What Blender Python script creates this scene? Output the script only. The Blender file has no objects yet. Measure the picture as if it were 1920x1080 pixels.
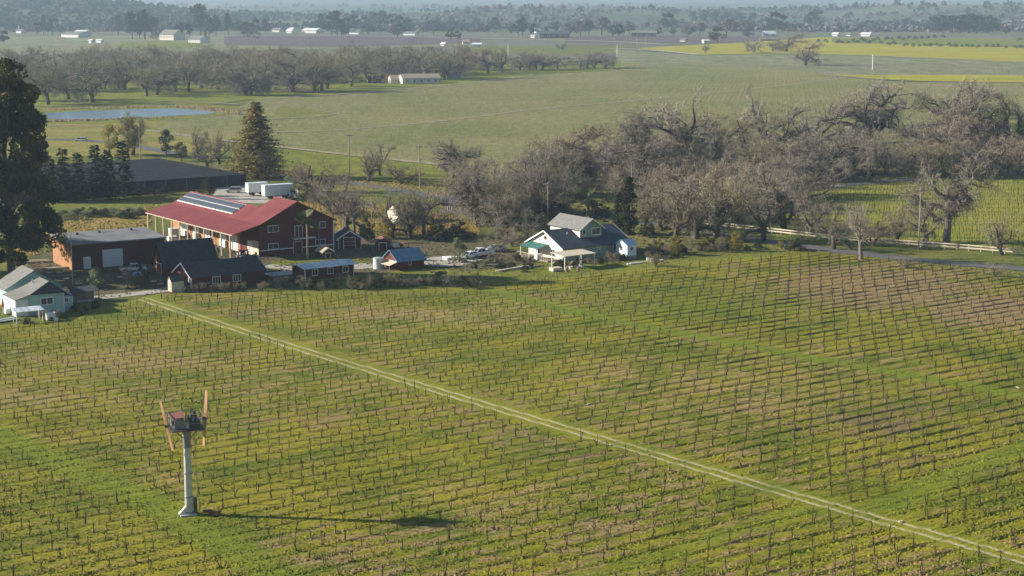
import bpy, math, random
import numpy as np
from mathutils import Vector, Matrix

R = math.radians
rnd = random.Random(7)
scene = bpy.context.scene
col = scene.collection

# ---------------------------------------------------------------- camera
FPX = 3100.0                       # focal length in pixels of a 1920 px wide frame
PITCH = math.atan(540.0 / FPX)     # the true horizon lies on the top edge of the frame
CH = 55.0                          # height of the drone above the valley floor
cam_d = bpy.data.cameras.new("camera")
cam_d.sensor_width = 36.0
cam_d.lens = 36.0 * FPX / 1920.0
cam_d.clip_start = 1.0
cam_d.clip_end = 30000.0
cam = bpy.data.objects.new("camera", cam_d)
cam.location = (0, 0, CH)
cam.rotation_euler = (math.pi / 2 - PITCH, 0, 0)
col.objects.link(cam)
scene.camera = cam

# ---------------------------------------------------------------- light
SUN_EL = R(21.5)
SUN_AZ = R(174.0)                  # low sun on the left, a little beyond the farm
S = Vector((math.cos(SUN_EL) * math.cos(SUN_AZ), math.cos(SUN_EL) * math.sin(SUN_AZ), math.sin(SUN_EL)))
world = bpy.data.worlds.new("World")
scene.world = world
world.use_nodes = True
wn = world.node_tree.nodes
sky = wn.new("ShaderNodeTexSky")
sky.sky_type = 'NISHITA'
sky.sun_disc = False
sky.sun_elevation = SUN_EL
sky.sun_rotation = math.atan2(S.x, S.y)
sky.air_density = 1.0
sky.dust_density = 0.2
sky.ozone_density = 2.0
world.node_tree.links.new(sky.outputs[0], wn["Background"].inputs[0])
wn["Background"].inputs[1].default_value = 0.05
sun_d = bpy.data.lights.new("sun", 'SUN')
sun_d.energy = 5.0
sun_d.angle = R(0.53)
sun_d.color = (1.0, 0.91, 0.78)
sun = bpy.data.objects.new("sun", sun_d)
sun.rotation_euler = S.to_track_quat('Z', 'Y').to_euler()
sun.location = (-300, 300, 300)
col.objects.link(sun)
vs = scene.view_settings
vs.view_transform = 'Standard'
vs.look = 'None'
vs.gamma = 1.0
vs.use_curve_mapping = False
vs.exposure = 1.06
cy = scene.cycles
cy.use_denoising = True
cy.adaptive_threshold = 0.02
cy.max_bounces = 5
cy.diffuse_bounces = 2
cy.glossy_bounces = 2
cy.transmission_bounces = 2
cy.transparent_max_bounces = 6
cy.volume_bounces = 0

# ---------------------------------------------------------------- geometry helpers
cP, sP = math.cos(PITCH), math.sin(PITCH)

def ray(x, y):
    v = 540.0 - y
    return (x - 960.0, FPX * cP + v * sP, -FPX * sP + v * cP)

def G(x, y, z=0.0):
    """point of the valley floor (or of the level z) that the photograph shows at x, y"""
    d = ray(x, y)
    t = (z - CH) / d[2]
    return Vector((d[0] * t, d[1] * t, z))

def HT(xb, yb, yt):
    """height of an upright thing standing at xb, yb whose top shows at yt"""
    b = G(xb, yb)
    d = ray(xb, yt)
    return CH + d[2] / d[1] * b.y

def scl(y):
    return FPX / (G(960, y).y * cP + CH * sP)

def project(X, Y, Z):
    zc = Y * cP - (Z - CH) * sP
    return 960 + FPX * X / zc, 540 - FPX * (Y * sP + (Z - CH) * cP) / zc

class MB:
    def __init__(s):
        s.v = []; s.f = []
    def quad(s, a, b, c, d):
        n = len(s.v); s.v += [tuple(a), tuple(b), tuple(c), tuple(d)]; s.f.append((n, n + 1, n + 2, n + 3)); return s
    def tri(s, a, b, c):
        n = len(s.v); s.v += [tuple(a), tuple(b), tuple(c)]; s.f.append((n, n + 1, n + 2)); return s
    def box(s, x0, x1, y0, y1, z0, z1):
        n = len(s.v)
        s.v += [(x0, y0, z0), (x1, y0, z0), (x1, y1, z0), (x0, y1, z0), (x0, y0, z1), (x1, y0, z1), (x1, y1, z1), (x0, y1, z1)]
        for q in ((0, 3, 2, 1), (4, 5, 6, 7), (0, 1, 5, 4), (1, 2, 6, 5), (2, 3, 7, 6), (3, 0, 4, 7)):
            s.f.append(tuple(n + i for i in q))
        return s
    def extrude(s, poly, vec):
        """poly: list of 3-D points (planar); vec: extrusion"""
        n = len(s.v); k = len(poly); vec = Vector(vec)
        s.v += [tuple(p) for p in poly] + [tuple(Vector(p) + vec) for p in poly]
        s.f.append(tuple(range(n + k - 1, n - 1, -1)))
        s.f.append(tuple(range(n + k, n + 2 * k)))
        for i in range(k):
            j = (i + 1) % k
            s.f.append((n + i, n + j, n + k + j, n + k + i))
        return s
    def slab(s, a, b, c, d, t):
        a, b, c, d = map(Vector, (a, b, c, d))
        nrm = (b - a).cross(d - a).normalized()
        return s.extrude([a, b, c, d], nrm * t)
    def tube(s, pts, rad, n=6, cap=True):
        pts = [Vector(p) for p in pts]
        base = len(s.v)
        for i, p in enumerate(pts):
            t = (pts[min(i + 1, len(pts) - 1)] - pts[max(i - 1, 0)])
            if t.length < 1e-6: t = Vector((0, 0, 1))
            t.normalize()
            a = t.cross(Vector((0.31, 0.17, 0.93)))
            if a.length < 0.05: a = t.cross(Vector((1, 0, 0)))
            a.normalize(); b = t.cross(a)
            r = rad[i] if hasattr(rad, '__len__') else rad
            for k in range(n):
                q = 2 * math.pi * k / n
                w = p + a * (r * math.cos(q)) + b * (r * math.sin(q))
                s.v.append((w.x, w.y, w.z))
        for i in range(len(pts) - 1):
            for k in range(n):
                k2 = (k + 1) % n
                s.f.append((base + i * n + k, base + i * n + k2, base + (i + 1) * n + k2, base + (i + 1) * n + k))
        if cap:
            s.f.append(tuple(base + k for k in range(n - 1, -1, -1)))
            e = base + (len(pts) - 1) * n
            s.f.append(tuple(e + k for k in range(n)))
        return s
    def cyl(s, x, y, z0, z1, r0, r1=None, n=12):
        return s.tube([(x, y, z0), (x, y, z1)], [r0, r1 if r1 is not None else r0], n)
    def build(s, name, m, parent=None, smooth=False):
        me = mesh(name, s.v, s.f, m, smooth)
        return link(name, me, parent)

def mesh(name, v, f, m, smooth=False):
    me = bpy.data.meshes.new(name)
    me.from_pydata(v, [], f)
    me.update()
    if m: me.materials.append(m)
    if smooth:
        me.polygons.foreach_set("use_smooth", [True] * len(me.polygons))
    return me

def np_mesh(name, verts, faces, m, colors=None, smooth=False):
    """verts (n,3), faces (k,3|4) numpy"""
    me = bpy.data.meshes.new(name)
    k, s = faces.shape
    me.vertices.add(len(verts)); me.vertices.foreach_set("co", verts.astype(np.float32).ravel())
    me.loops.add(k * s); me.loops.foreach_set("vertex_index", faces.astype(np.int32).ravel())
    me.polygons.add(k)
    me.polygons.foreach_set("loop_start", np.arange(0, k * s, s, dtype=np.int32))
    me.polygons.foreach_set("loop_total", np.full(k, s, dtype=np.int32))
    if smooth: me.polygons.foreach_set("use_smooth", np.ones(k, dtype=bool))
    me.update(calc_edges=True)
    if colors is not None:
        a = me.color_attributes.new("Col", 'FLOAT_COLOR', 'POINT')
        a.data.foreach_set("color", np.concatenate([colors, np.ones((len(colors), 1))], 1).astype(np.float32).ravel())
    if m: me.materials.append(m)
    return me

def link(name, me, parent=None):
    o = bpy.data.objects.new(name, me)
    col.objects.link(o)
    if parent is not None: o.parent = parent
    return o

def tag(o, label=None, cat=None, group=None, kind=None):
    if label: o["label"] = label
    if cat: o["category"] = cat
    if group: o["group"] = group
    if kind: o["kind"] = kind
    return o

def thing(name, loc, rz=0.0, label=None, cat=None, group=None):
    o = bpy.data.objects.new(name, None)
    o.empty_display_size = 0.3
    o.location = loc
    o.rotation_euler = (0, 0, rz)
    col.objects.link(o)
    return tag(o, label, cat, group)

def copy_tree(o, parent=None):
    c = o.copy()
    col.objects.link(c)
    c.parent = parent
    for ch in o.children:
        copy_tree(ch, c)
    return c

# ---------------------------------------------------------------- materials
MATS = {}
def mat(name, c1, c2=None, scale=1.0, rough=0.85, bump=0.0, bscale=None, metal=0.0, vary=0.0, stretch=None, detail=4.0, spec=0.3, world_pos=False, trans=0.0, bdist=0.05, fine=0.0):
    m = bpy.data.materials.new(name); m.use_nodes = True
    nt = m.node_tree; N = nt.nodes; L = nt.links
    b = N["Principled BSDF"]
    b.inputs["Roughness"].default_value = rough
    b.inputs["Metallic"].default_value = metal
    b.inputs["Specular IOR Level"].default_value = spec
    if world_pos:
        g = N.new("ShaderNodeNewGeometry"); src = g.outputs["Position"]
    else:
        g = N.new("ShaderNodeTexCoord"); src = g.outputs["Object"]
    if stretch:
        mp = N.new("ShaderNodeMapping"); mp.vector_type = 'POINT'
        mp.inputs["Rotation"].default_value = (0, 0, stretch[3] if len(stretch) > 3 else 0)
        mp.inputs["Scale"].default_value = stretch[:3]
        L.new(src, mp.inputs[0]); src = mp.outputs[0]
    out = None
    if c2 is not None:
        n = N.new("ShaderNodeTexNoise"); n.inputs["Scale"].default_value = scale; n.inputs["Detail"].default_value = detail
        n.inputs["Roughness"].default_value = 0.6
        L.new(src, n.inputs["Vector"])
        rp = N.new("ShaderNodeValToRGB")
        rp.color_ramp.elements[0].position = 0.32; rp.color_ramp.elements[1].position = 0.68
        rp.color_ramp.elements[0].color = (*c1, 1); rp.color_ramp.elements[1].color = (*c2, 1)
        L.new(n.outputs["Fac"], rp.inputs[0]); out = rp.outputs[0]
    else:
        b.inputs["Base Color"].default_value = (*c1, 1)
    if vary and out is not None:
        oi = N.new("ShaderNodeObjectInfo"); mr = N.new("ShaderNodeMapRange")
        mr.inputs[3].default_value = 1 - vary; mr.inputs[4].default_value = 1 + vary
        L.new(oi.outputs["Random"], mr.inputs[0])
        hs = N.new("ShaderNodeHueSaturation")
        L.new(mr.outputs[0], hs.inputs["Value"]); L.new(out, hs.inputs["Color"]); out = hs.outputs[0]
    if fine and out is not None:
        n3 = N.new("ShaderNodeTexNoise"); n3.inputs["Scale"].default_value = fine; n3.inputs["Detail"].default_value = 4; n3.inputs["Roughness"].default_value = 0.75
        L.new(src, n3.inputs["Vector"])
        m3 = N.new("ShaderNodeMapRange"); m3.inputs[1].default_value = 0.3; m3.inputs[2].default_value = 0.7; m3.inputs[3].default_value = 0.55; m3.inputs[4].default_value = 1.35
        L.new(n3.outputs["Fac"], m3.inputs[0])
        h3 = N.new("ShaderNodeHueSaturation"); L.new(m3.outputs[0], h3.inputs["Value"]); L.new(out, h3.inputs["Color"]); out = h3.outputs[0]
    if out is not None: L.new(out, b.inputs["Base Color"])
    if bump:
        n2 = N.new("ShaderNodeTexNoise"); n2.inputs["Scale"].default_value = bscale or scale * 4; n2.inputs["Detail"].default_value = 5
        L.new(src, n2.inputs["Vector"])
        bp = N.new("ShaderNodeBump"); bp.inputs["Strength"].default_value = bump; bp.inputs["Distance"].default_value = bdist
        L.new(n2.outputs["Fac"], bp.inputs["Height"]); L.new(bp.outputs[0], b.inputs["Normal"])
    if trans:
        tl = N.new("ShaderNodeBsdfTranslucent"); mx = N.new("ShaderNodeMixShader"); mx.inputs[0].default_value = trans
        if out is not None: L.new(out, tl.inputs["Color"])
        L.new(b.outputs[0], mx.inputs[1]); L.new(tl.outputs[0], mx.inputs[2]); L.new(mx.outputs[0], N["Material Output"].inputs["Surface"])
    MATS[name] = m
    return m

def ribbed(m, axis, pitch, depth=0.03, strength=1.0):
    """standing seams or boards as fine relief along an object axis"""
    nt = m.node_tree; N = nt.nodes; L = nt.links
    tc = N.new("ShaderNodeTexCoord"); w = N.new("ShaderNodeTexWave")
    w.wave_type = 'BANDS'; w.bands_direction = axis; w.wave_profile = 'SAW'
    w.inputs["Scale"].default_value = 0.314 / pitch
    L.new(tc.outputs["Object"], w.inputs["Vector"])
    bp = N.new("ShaderNodeBump"); bp.inputs["Strength"].default_value = strength; bp.inputs["Distance"].default_value = depth
    L.new(w.outputs["Fac"], bp.inputs["Height"]); L.new(bp.outputs[0], N["Principled BSDF"].inputs["Normal"])
    return m

def attr_mat(name, amount=0.35, scale=3.0, bump=0.4, bscale=6.0):
    m = bpy.data.materials.new(name); m.use_nodes = True
    nt = m.node_tree; N = nt.nodes; L = nt.links
    b = N["Principled BSDF"]; b.inputs["Roughness"].default_value = 0.9; b.inputs["Specular IOR Level"].default_value = 0.15
    a = N.new("ShaderNodeAttribute"); a.attribute_name = "Col"
    g = N.new("ShaderNodeNewGeometry")
    n = N.new("ShaderNodeTexNoise"); n.inputs["Scale"].default_value = scale; n.inputs["Detail"].default_value = 5; n.inputs["Roughness"].default_value = 0.7
    L.new(g.outputs["Position"], n.inputs["Vector"])
    mr = N.new("ShaderNodeMapRange"); mr.inputs[1].default_value = 0.25; mr.inputs[2].default_value = 0.75
    mr.inputs[3].default_value = 1 - amount; mr.inputs[4].default_value = 1 + amount
    L.new(n.outputs["Fac"], mr.inputs[0])
    hs = N.new("ShaderNodeHueSaturation"); L.new(mr.outputs[0], hs.inputs["Value"]); L.new(a.outputs["Color"], hs.inputs["Color"])
    L.new(hs.outputs[0], b.inputs["Base Color"])
    if bump:
        n2 = N.new("ShaderNodeTexNoise"); n2.inputs["Scale"].default_value = bscale; n2.inputs["Detail"].default_value = 6
        L.new(g.outputs["Position"], n2.inputs["Vector"])
        bp = N.new("ShaderNodeBump"); bp.inputs["Strength"].default_value = bump; bp.inputs["Distance"].default_value = 0.12
        L.new(n2.outputs["Fac"], bp.inputs["Height"]); L.new(bp.outputs[0], b.inputs["Normal"])
    return m

AZ = R(35.0)                        # the farm and the vine rows share one grid
# ground
m_grass = mat("grass", (0.085, 0.115, 0.022), (0.20, 0.20, 0.045), 0.05, 0.95, 0.7, 1.2, fine=0.8, world_pos=True, detail=8, spec=0.1, bdist=0.25)
m_lush = mat("lush_grass", (0.11, 0.145, 0.018), (0.23, 0.235, 0.035), 0.12, 0.95, 0.7, 1.5, fine=0.8, world_pos=True, detail=8, spec=0.1, bdist=0.25)
m_drygrass = mat("dry_grass", (0.34, 0.22, 0.065), (0.18, 0.16, 0.035), 0.16, 0.95, 0.8, 1.2, fine=0.8, world_pos=True, detail=8, spec=0.1, bdist=0.3)
m_dirt = mat("yard_dirt", (0.075, 0.085, 0.03), (0.16, 0.125, 0.08), 0.13, 0.95, 0.5, 3, fine=0.8, world_pos=True, detail=8, spec=0.1)
m_pasture = mat("pasture_grass", (0.15, 0.165, 0.03), (0.30, 0.255, 0.07), 0.06, 0.95, 0.7, 1.2, fine=0.5, world_pos=True, detail=8, spec=0.1, bdist=0.25)
m_gravel = mat("gravel", (0.33, 0.31, 0.27), (0.46, 0.43, 0.38), 0.5, 0.95, 0.4, 4, world_pos=True, detail=8, spec=0.1)
m_asphalt = mat("asphalt", (0.085, 0.085, 0.085), (0.14, 0.138, 0.135), 0.4, 0.8, 0.2, 6, world_pos=True, detail=6)
m_track = mat("field_lane", (0.33, 0.29, 0.2), (0.22, 0.22, 0.11), 0.12, 0.95, 0.3, 3, world_pos=True, detail=6, spec=0.1)
m_field = mat("vineyard_grass", (0.155, 0.18, 0.045), (0.255, 0.245, 0.095), 0.012, 0.95, 0.8, 0.5, fine=0.22, world_pos=True, detail=10, spec=0.1, bdist=0.4)
m_plain = mat("plain_soil", (0.13, 0.125, 0.09), (0.17, 0.17, 0.10), 0.006, 0.95, 0.5, 0.3, fine=0.05, world_pos=True, detail=8, spec=0.1, bdist=0.4)
m_darkvine = mat("dormant_vines_far", (0.10, 0.075, 0.075), (0.15, 0.12, 0.11), 0.02, 0.95, 0.6, 0.4, fine=0.08, world_pos=True, detail=8, spec=0.1, bdist=0.5, stretch=(1, 6, 1, R(-12)))
m_mustard = mat("mustard_bloom", (0.24, 0.25, 0.03), (0.44, 0.38, 0.015), 0.03, 0.95, 0.6, 0.5, fine=0.1, world_pos=True, detail=10, spec=0.1, bdist=0.4, stretch=(0.25, 2.2, 1, R(-8)))
m_palegrass = mat("pale_vine_field", (0.16, 0.175, 0.08), (0.24, 0.24, 0.14), 0.03, 0.95, 0.6, 0.5, fine=0.1, world_pos=True, detail=8, spec=0.1, bdist=0.4, stretch=(1, 0.3, 1, R(10)))
m_hill = mat("hillside", (0.04, 0.058, 0.04), (0.15, 0.165, 0.105), 0.0028, 0.95, 1.0, 0.02, world_pos=True, detail=9, spec=0.05, bdist=12)
# building materials
m_redwood = ribbed(mat("red_siding", (0.085, 0.023, 0.017), (0.125, 0.034, 0.024), 0.7, 0.85, vary=0.15, stretch=(1, 1, 0.3)), 'DIAGONAL', 0.25, 0.02, 0.6)
m_sunlitwall = mat("sunlit_orange_wall", (0.29, 0.14, 0.065), (0.40, 0.21, 0.10), 0.8, 0.9, 0.4, 6)  # low sun's orange put into the colour of left-facing walls
m_brownwall = mat("brown_board_wall", (0.10, 0.036, 0.027), (0.075, 0.028, 0.022), 0.6, 0.9, 0.3, 5)
m_redroof = ribbed(mat("red_metal_roof", (0.185, 0.043, 0.043), (0.245, 0.064, 0.062), 0.3, 0.55, spec=0.3), 'Y', 0.5, 0.06, 0.9)
m_darkroof = mat("dark_shingle_roof", (0.038, 0.042, 0.05), (0.065, 0.07, 0.08), 1.3, 0.9, 0.6, 9, vary=0.2)
m_flatroof = mat("tar_roof", (0.15, 0.155, 0.165), (0.25, 0.25, 0.25), 0.25, 0.75, 0.2, 4)
m_greyroof = mat("pale_grey_shingles", (0.15, 0.152, 0.145), (0.22, 0.22, 0.205), 1.0, 0.9, 0.4, 8)
m_blueroof = ribbed(mat("blue_grey_roof_sky_tint", (0.13, 0.24, 0.36), (0.19, 0.31, 0.43), 0.9, 0.45, metal=0.1), 'X', 0.6, 0.03, 0.6)  # blue-grey metal, made bluer for sky reflected on the shaded slope
m_whiteroof = mat("weathered_tin_roof", (0.34, 0.43, 0.50), (0.90, 0.90, 0.90), 0.55, 0.5, 0.2, 5, stretch=(2.2, 0.25, 1))
m_tanroof = mat("tan_shed_roof", (0.36, 0.29, 0.21), (0.45, 0.38, 0.28), 1.5, 0.9)
m_white = mat("white_trim", (0.72, 0.71, 0.68), (0.80, 0.79, 0.76), 1.5, 0.6)
m_fence = mat("cream_fence_paint", (0.52, 0.45, 0.33), (0.66, 0.58, 0.45), 1.2, 0.7)
m_door_grey = mat("pale_door", (0.55, 0.58, 0.58), (0.62, 0.64, 0.63), 0.8, 0.5)
m_sage = ribbed(mat("sage_clapboard", (0.23, 0.30, 0.255), (0.28, 0.35, 0.30), 0.6, 0.8), 'Z', 0.2, 0.02, 0.6)
m_mint = ribbed(mat("mint_clapboard", (0.30, 0.46, 0.43), (0.36, 0.52, 0.48), 0.6, 0.8), 'Z', 0.2, 0.02, 0.6)
m_paleblue = mat("pale_blue_boards", (0.50, 0.62, 0.66), (0.60, 0.70, 0.72), 0.9, 0.8)
m_cream = mat("cream_stucco", (0.60, 0.55, 0.45), (0.70, 0.65, 0.55), 0.5, 0.9, vary=0.1)
m_bwhite = mat("white_wall", (0.70, 0.70, 0.68), (0.78, 0.78, 0.76), 0.4, 0.8, vary=0.08)
m_beige = mat("beige_wood", (0.52, 0.44, 0.33), (0.60, 0.53, 0.42), 1.0, 0.9)
m_wood = mat("grey_timber", (0.20, 0.165, 0.13), (0.30, 0.255, 0.21), 1.5, 0.9, 0.3, 8, stretch=(3, 3, 0.4))
m_polewood = mat("pole_timber", (0.27, 0.225, 0.18), (0.38, 0.33, 0.28), 1.0, 0.9, 0.3, 8, stretch=(3, 3, 0.4))
m_glass = mat("window_glass", (0.02, 0.03, 0.04), None, rough=0.08, spec=0.6)
m_solar = mat("solar_glass", (0.03, 0.042, 0.062), (0.055, 0.068, 0.095), 4, 0.28, spec=0.5)
m_shade = mat("black_shade_cloth", (0.016, 0.018, 0.024), (0.034, 0.037, 0.044), 0.5, 0.85, 0.3, 6)
m_steel = mat("galvanised_steel", (0.42, 0.44, 0.45), (0.60, 0.62, 0.62), 1.3, 0.45, metal=0.45)
m_darksteel = mat("dark_machine_metal", (0.05, 0.055, 0.065), (0.12, 0.12, 0.125), 3.0, 0.5, metal=0.4)
m_greysteel = mat("grey_machine_metal", (0.16, 0.17, 0.18), (0.26, 0.27, 0.27), 3.0, 0.5, metal=0.3)
m_rust = mat("rusty_sheet", (0.15, 0.062, 0.042), (0.24, 0.11, 0.075), 3.0, 0.8)
m_orange = mat("orange_blade_paint", (0.60, 0.33, 0.18), (0.70, 0.42, 0.26), 2.0, 0.5)
m_concrete = mat("concrete", (0.50, 0.49, 0.46), (0.62, 0.60, 0.57), 1.5, 0.9, 0.2, 8)
m_carwhite = mat("white_car_paint", (0.74, 0.75, 0.76), None, rough=0.25, spec=0.5)
m_carsilver = mat("silver_car_paint", (0.48, 0.51, 0.54), None, rough=0.3, spec=0.5, metal=0.3)
m_cardark = mat("dark_car_paint", (0.025, 0.028, 0.035), None, rough=0.25, spec=0.5)
m_tyre = mat("tyre_rubber", (0.02, 0.02, 0.02), (0.035, 0.035, 0.035), 5, 0.9)
m_redpaint = mat("red_machine_paint", (0.45, 0.05, 0.035), (0.52, 0.08, 0.05), 2, 0.5)
m_bluetarp = mat("blue_tarp", (0.10, 0.22, 0.48), (0.45, 0.52, 0.60), 1.2, 0.5)
m_greencloth = mat("green_awning_cloth", (0.03, 0.12, 0.105), (0.05, 0.165, 0.14), 1, 0.8)
# plants
m_bark = mat("oak_bark", (0.055, 0.044, 0.036), (0.11, 0.09, 0.076), 1.2, 0.95, vary=0.15)
m_palebark = mat("pale_bark", (0.13, 0.11, 0.092), (0.22, 0.19, 0.165), 1.2, 0.95)
m_twig = mat("twig_greybrown", (0.20, 0.178, 0.14), (0.31, 0.275, 0.215), 0.6, 0.95, vary=0.22)
m_twig2 = mat("twig_olive", (0.22, 0.20, 0.115), (0.31, 0.27, 0.165), 0.6, 0.95, vary=0.2)
m_twigred = mat("twig_russet", (0.23, 0.185, 0.135), (0.32, 0.26, 0.19), 0.6, 0.95, vary=0.15)
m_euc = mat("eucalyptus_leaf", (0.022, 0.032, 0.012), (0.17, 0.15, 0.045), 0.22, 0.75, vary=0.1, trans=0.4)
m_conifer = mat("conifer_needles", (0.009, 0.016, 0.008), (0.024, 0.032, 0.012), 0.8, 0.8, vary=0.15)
m_redwoodleaf = mat("rusty_redwood_foliage", (0.075, 0.095, 0.024), (0.30, 0.21, 0.055), 0.3, 0.8, trans=0.3)
m_darkleaf = mat("dark_evergreen_leaf", (0.014, 0.023, 0.009), (0.042, 0.054, 0.018), 0.8, 0.8, vary=0.25)
m_olive = mat("olive_leaf", (0.17, 0.20, 0.11), (0.28, 0.30, 0.18), 1.2, 0.8, vary=0.1, trans=0.3)
m_yellowleaf = mat("yellow_green_leaf", (0.22, 0.19, 0.03), (0.30, 0.25, 0.05), 0.6, 0.8, vary=0.1, trans=0.4)
m_palm = mat("palm_frond", (0.055, 0.075, 0.02), (0.14, 0.14, 0.045), 1.5, 0.7)
m_palmtrunk = mat("palm_trunk", (0.20, 0.16, 0.12), (0.30, 0.25, 0.2), 3, 0.95)
m_farleaf = mat("far_tree_leaf", (0.03, 0.042, 0.022), (0.075, 0.08, 0.045), 0.12, 0.9, vary=0.3)
m_fartwig = mat("far_bare_tree", (0.12, 0.10, 0.085), (0.18, 0.155, 0.125), 0.15, 0.9, vary=0.25)
m_vine = mat("vine_bark", (0.022, 0.017, 0.014), (0.05, 0.038, 0.030), 3, 0.95)
m_stake = mat("vine_stake", (0.028, 0.022, 0.018), (0.065, 0.052, 0.042), 3, 0.95, vary=0.3)
m_reed = mat("dry_reeds", (0.33, 0.25, 0.13), (0.22, 0.19, 0.08), 0.4, 0.95)
# ================================================================ SETTING
# ---------- numpy value noise
def vnoise(x, y, seed=0):
    xi = np.floor(x).astype(np.int64); yi = np.floor(y).astype(np.int64)
    fx = x - xi; fy = y - yi
    fx = fx * fx * (3 - 2 * fx); fy = fy * fy * (3 - 2 * fy)
    def h(a, b):
        n = (a * 374761393 + b * 668265263 + seed * 982451653) & 0xFFFFFFFF
        n = ((n ^ (n >> 13)) * 1274126177) & 0xFFFFFFFF
        n = n ^ (n >> 16)
        return (n & 0xFFFFFF) / float(0xFFFFFF)
    a = h(xi, yi); b = h(xi + 1, yi); c = h(xi, yi + 1); d = h(xi + 1, yi + 1)
    return (a * (1 - fx) + b * fx) * (1 - fy) + (c * (1 - fx) + d * fx) * fy
def fbm(x, y, o=4, seed=0, g=0.5):
    r = 0; a = 1; t = 0
    for i in range(o):
        r = r + a * vnoise(x * 2 ** i + 17.3 * i, y * 2 ** i - 9.1 * i, seed + i); t += a; a *= g
    return r / t
def sstep(a, b, x):
    t = np.clip((x - a) / (b - a), 0, 1); return t * t * (3 - 2 * t)

def chaikin(p, n=2, closed=True):
    p = [Vector(q) for q in p]
    for _ in range(n):
        q = []
        k = len(p)
        for i in range(k if closed else k - 1):
            a, b = p[i], p[(i + 1) % k]
            q += [a * 0.75 + b * 0.25, a * 0.25 + b * 0.75]
        if not closed: q = [p[0]] + q + [p[-1]]
        p = q
    return p

def sheet(name, px, z, m, smooth=1, jit=0.0):
    pts = [G(x, y, z) for x, y in px]
    if smooth: pts = chaikin(pts, smooth)
    if jit:
        r2 = random.Random(len(px)); pts = [Vector((p.x + r2.uniform(-jit, jit), p.y + r2.uniform(-jit, jit), p.z)) for p in pts]
    a = sum(pts[i].x * pts[(i + 1) % len(pts)].y - pts[(i + 1) % len(pts)].x * pts[i].y for i in range(len(pts)))
    if a < 0: pts.reverse()
    o = link(name, mesh(name, [tuple(p) for p in pts], [tuple(range(len(pts)))], m))
    return tag(o, kind="structure")

def strip_mesh(pts, width, z, crown=0.0):
    v = []; f = []
    k = len(pts)
    for i, p in enumerate(pts):
        t = (pts[min(i + 1, k - 1)] - pts[max(i - 1, 0)]); t.z = 0; t.normalize()
        n = Vector((-t.y, t.x, 0))
        w = width * (1 + 0.06 * math.sin(i * 2.3))
        for s_, c in ((-0.5, 0), (0, crown), (0.5, 0)):
            q = p + n * (w * s_); v.append((q.x, q.y, z + c))
    for i in range(k - 1):
        for j in range(2):
            f.append((i * 3 + j, i * 3 + j + 1, i * 3 + 4 + j, i * 3 + 3 + j))
    return v, [tuple(reversed(q)) for q in f]

def strip(name, px, width, z, m, crown=0.0):
    pts = chaikin([G(x, y) for x, y in px], 3, False)
    v, f = strip_mesh(pts, width, z, crown)
    return tag(link(name, mesh(name, v, f, m)), kind="structure")

# ---------- one sheet of valley floor out to the foot of the hills
gx = np.linspace(-15500, 15500, 80); gy = np.concatenate([np.linspace(-1500, 0, 5), np.linspace(60, 22500, 120)])
XX, YY = np.meshgrid(gx, gy)
V = np.stack([XX.ravel(), YY.ravel(), np.zeros(XX.size)], 1)
ii = np.arange(XX.size).reshape(XX.shape)
Fq = np.stack([ii[:-1, :-1].ravel(), ii[:-1, 1:].ravel(), ii[1:, 1:].ravel(), ii[1:, :-1].ravel()], 1)
tag(link("ground", np_mesh("ground", V, Fq, m_grass)), kind="structure")

# ---------- hills
def hill_h(X, D):
    n = fbm(X / 900, D / 700, 5, 3)
    n2 = fbm(X / 2200 + 5, D / 1600, 4, 9)
    h = 14 * sstep(3300, 5200, D) * n * 2 + 75 * sstep(5200, 13000, D) * (0.35 + 0.95 * n2) + 130 * sstep(11000, 19000, D)
    h += 62 * np.exp(-((D - 3900) / 620) ** 2) * sstep(-450, -1100, X) * (0.5 + 0.7 * n)
    h += 24 * np.exp(-((D - 4300) / 420) ** 2) * sstep(-700, 0, X) * sstep(900, 200, X) * n * 1.6
    h += 26 * np.exp(-((D - 4600) / 420) ** 2) * sstep(500, 1100, X) * n * 1.6
    return h * sstep(2900, 3500, D)
hx = np.linspace(-9500, 9500, 260); hy = 2900 * (21500 / 2900) ** np.linspace(0, 1, 190)
XX, YY = np.meshgrid(hx, hy)
ZZ = hill_h(XX, YY) + 0.4 * sstep(2900, 2960, YY) - 0.3
V = np.stack([XX.ravel(), YY.ravel(), ZZ.ravel()], 1)
ii = np.arange(XX.size).reshape(XX.shape)
Fq = np.stack([ii[:-1, :-1].ravel(), ii[:-1, 1:].ravel(), ii[1:, 1:].ravel(), ii[1:, :-1].ravel()], 1)
tag(link("hills", np_mesh("hills", V, Fq, m_hill, smooth=True)), kind="structure")

# ---------- field sheets of the plain (far ones lie a little higher than those they cover)
sheet("plain", [(-400, 60), (2300, 60), (2300, 128), (1160, 128), (900, 128), (-400, 150)], 0.10, m_plain, 0)
sheet("far_field", [(-300, 70), (430, 66), (900, 72), (900, 86), (560, 92), (-300, 112)], 0.25, m_palegrass, 0)
sheet("dormant_field", [(1060, 69), (1250, 66), (1520, 72), (1520, 82), (1300, 81), (1060, 80)], 0.30, m_darkvine, 0)
sheet("dormant_field", [(420, 68), (640, 66), (900, 70), (900, 80), (640, 88), (420, 84)], 0.40, m_darkvine, 0)
sheet("green_rise", [(205, 84), (270, 76), (345, 77), (420, 84), (330, 90), (230, 90)], 0.55, m_lush, 1)
sheet("roadside_verge", [(880, 88), (1200, 86), (1160, 100), (1040, 104), (880, 100)], 0.20, m_grass, 0)
sheet("upper_vineyard", [(1150, 92), (1300, 104), (1440, 101), (2300, 118), (2300, 150), (1850, 151), (1560, 142), (1440, 124), (1165, 118)], 0.30, m_palegrass, 0)
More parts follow.
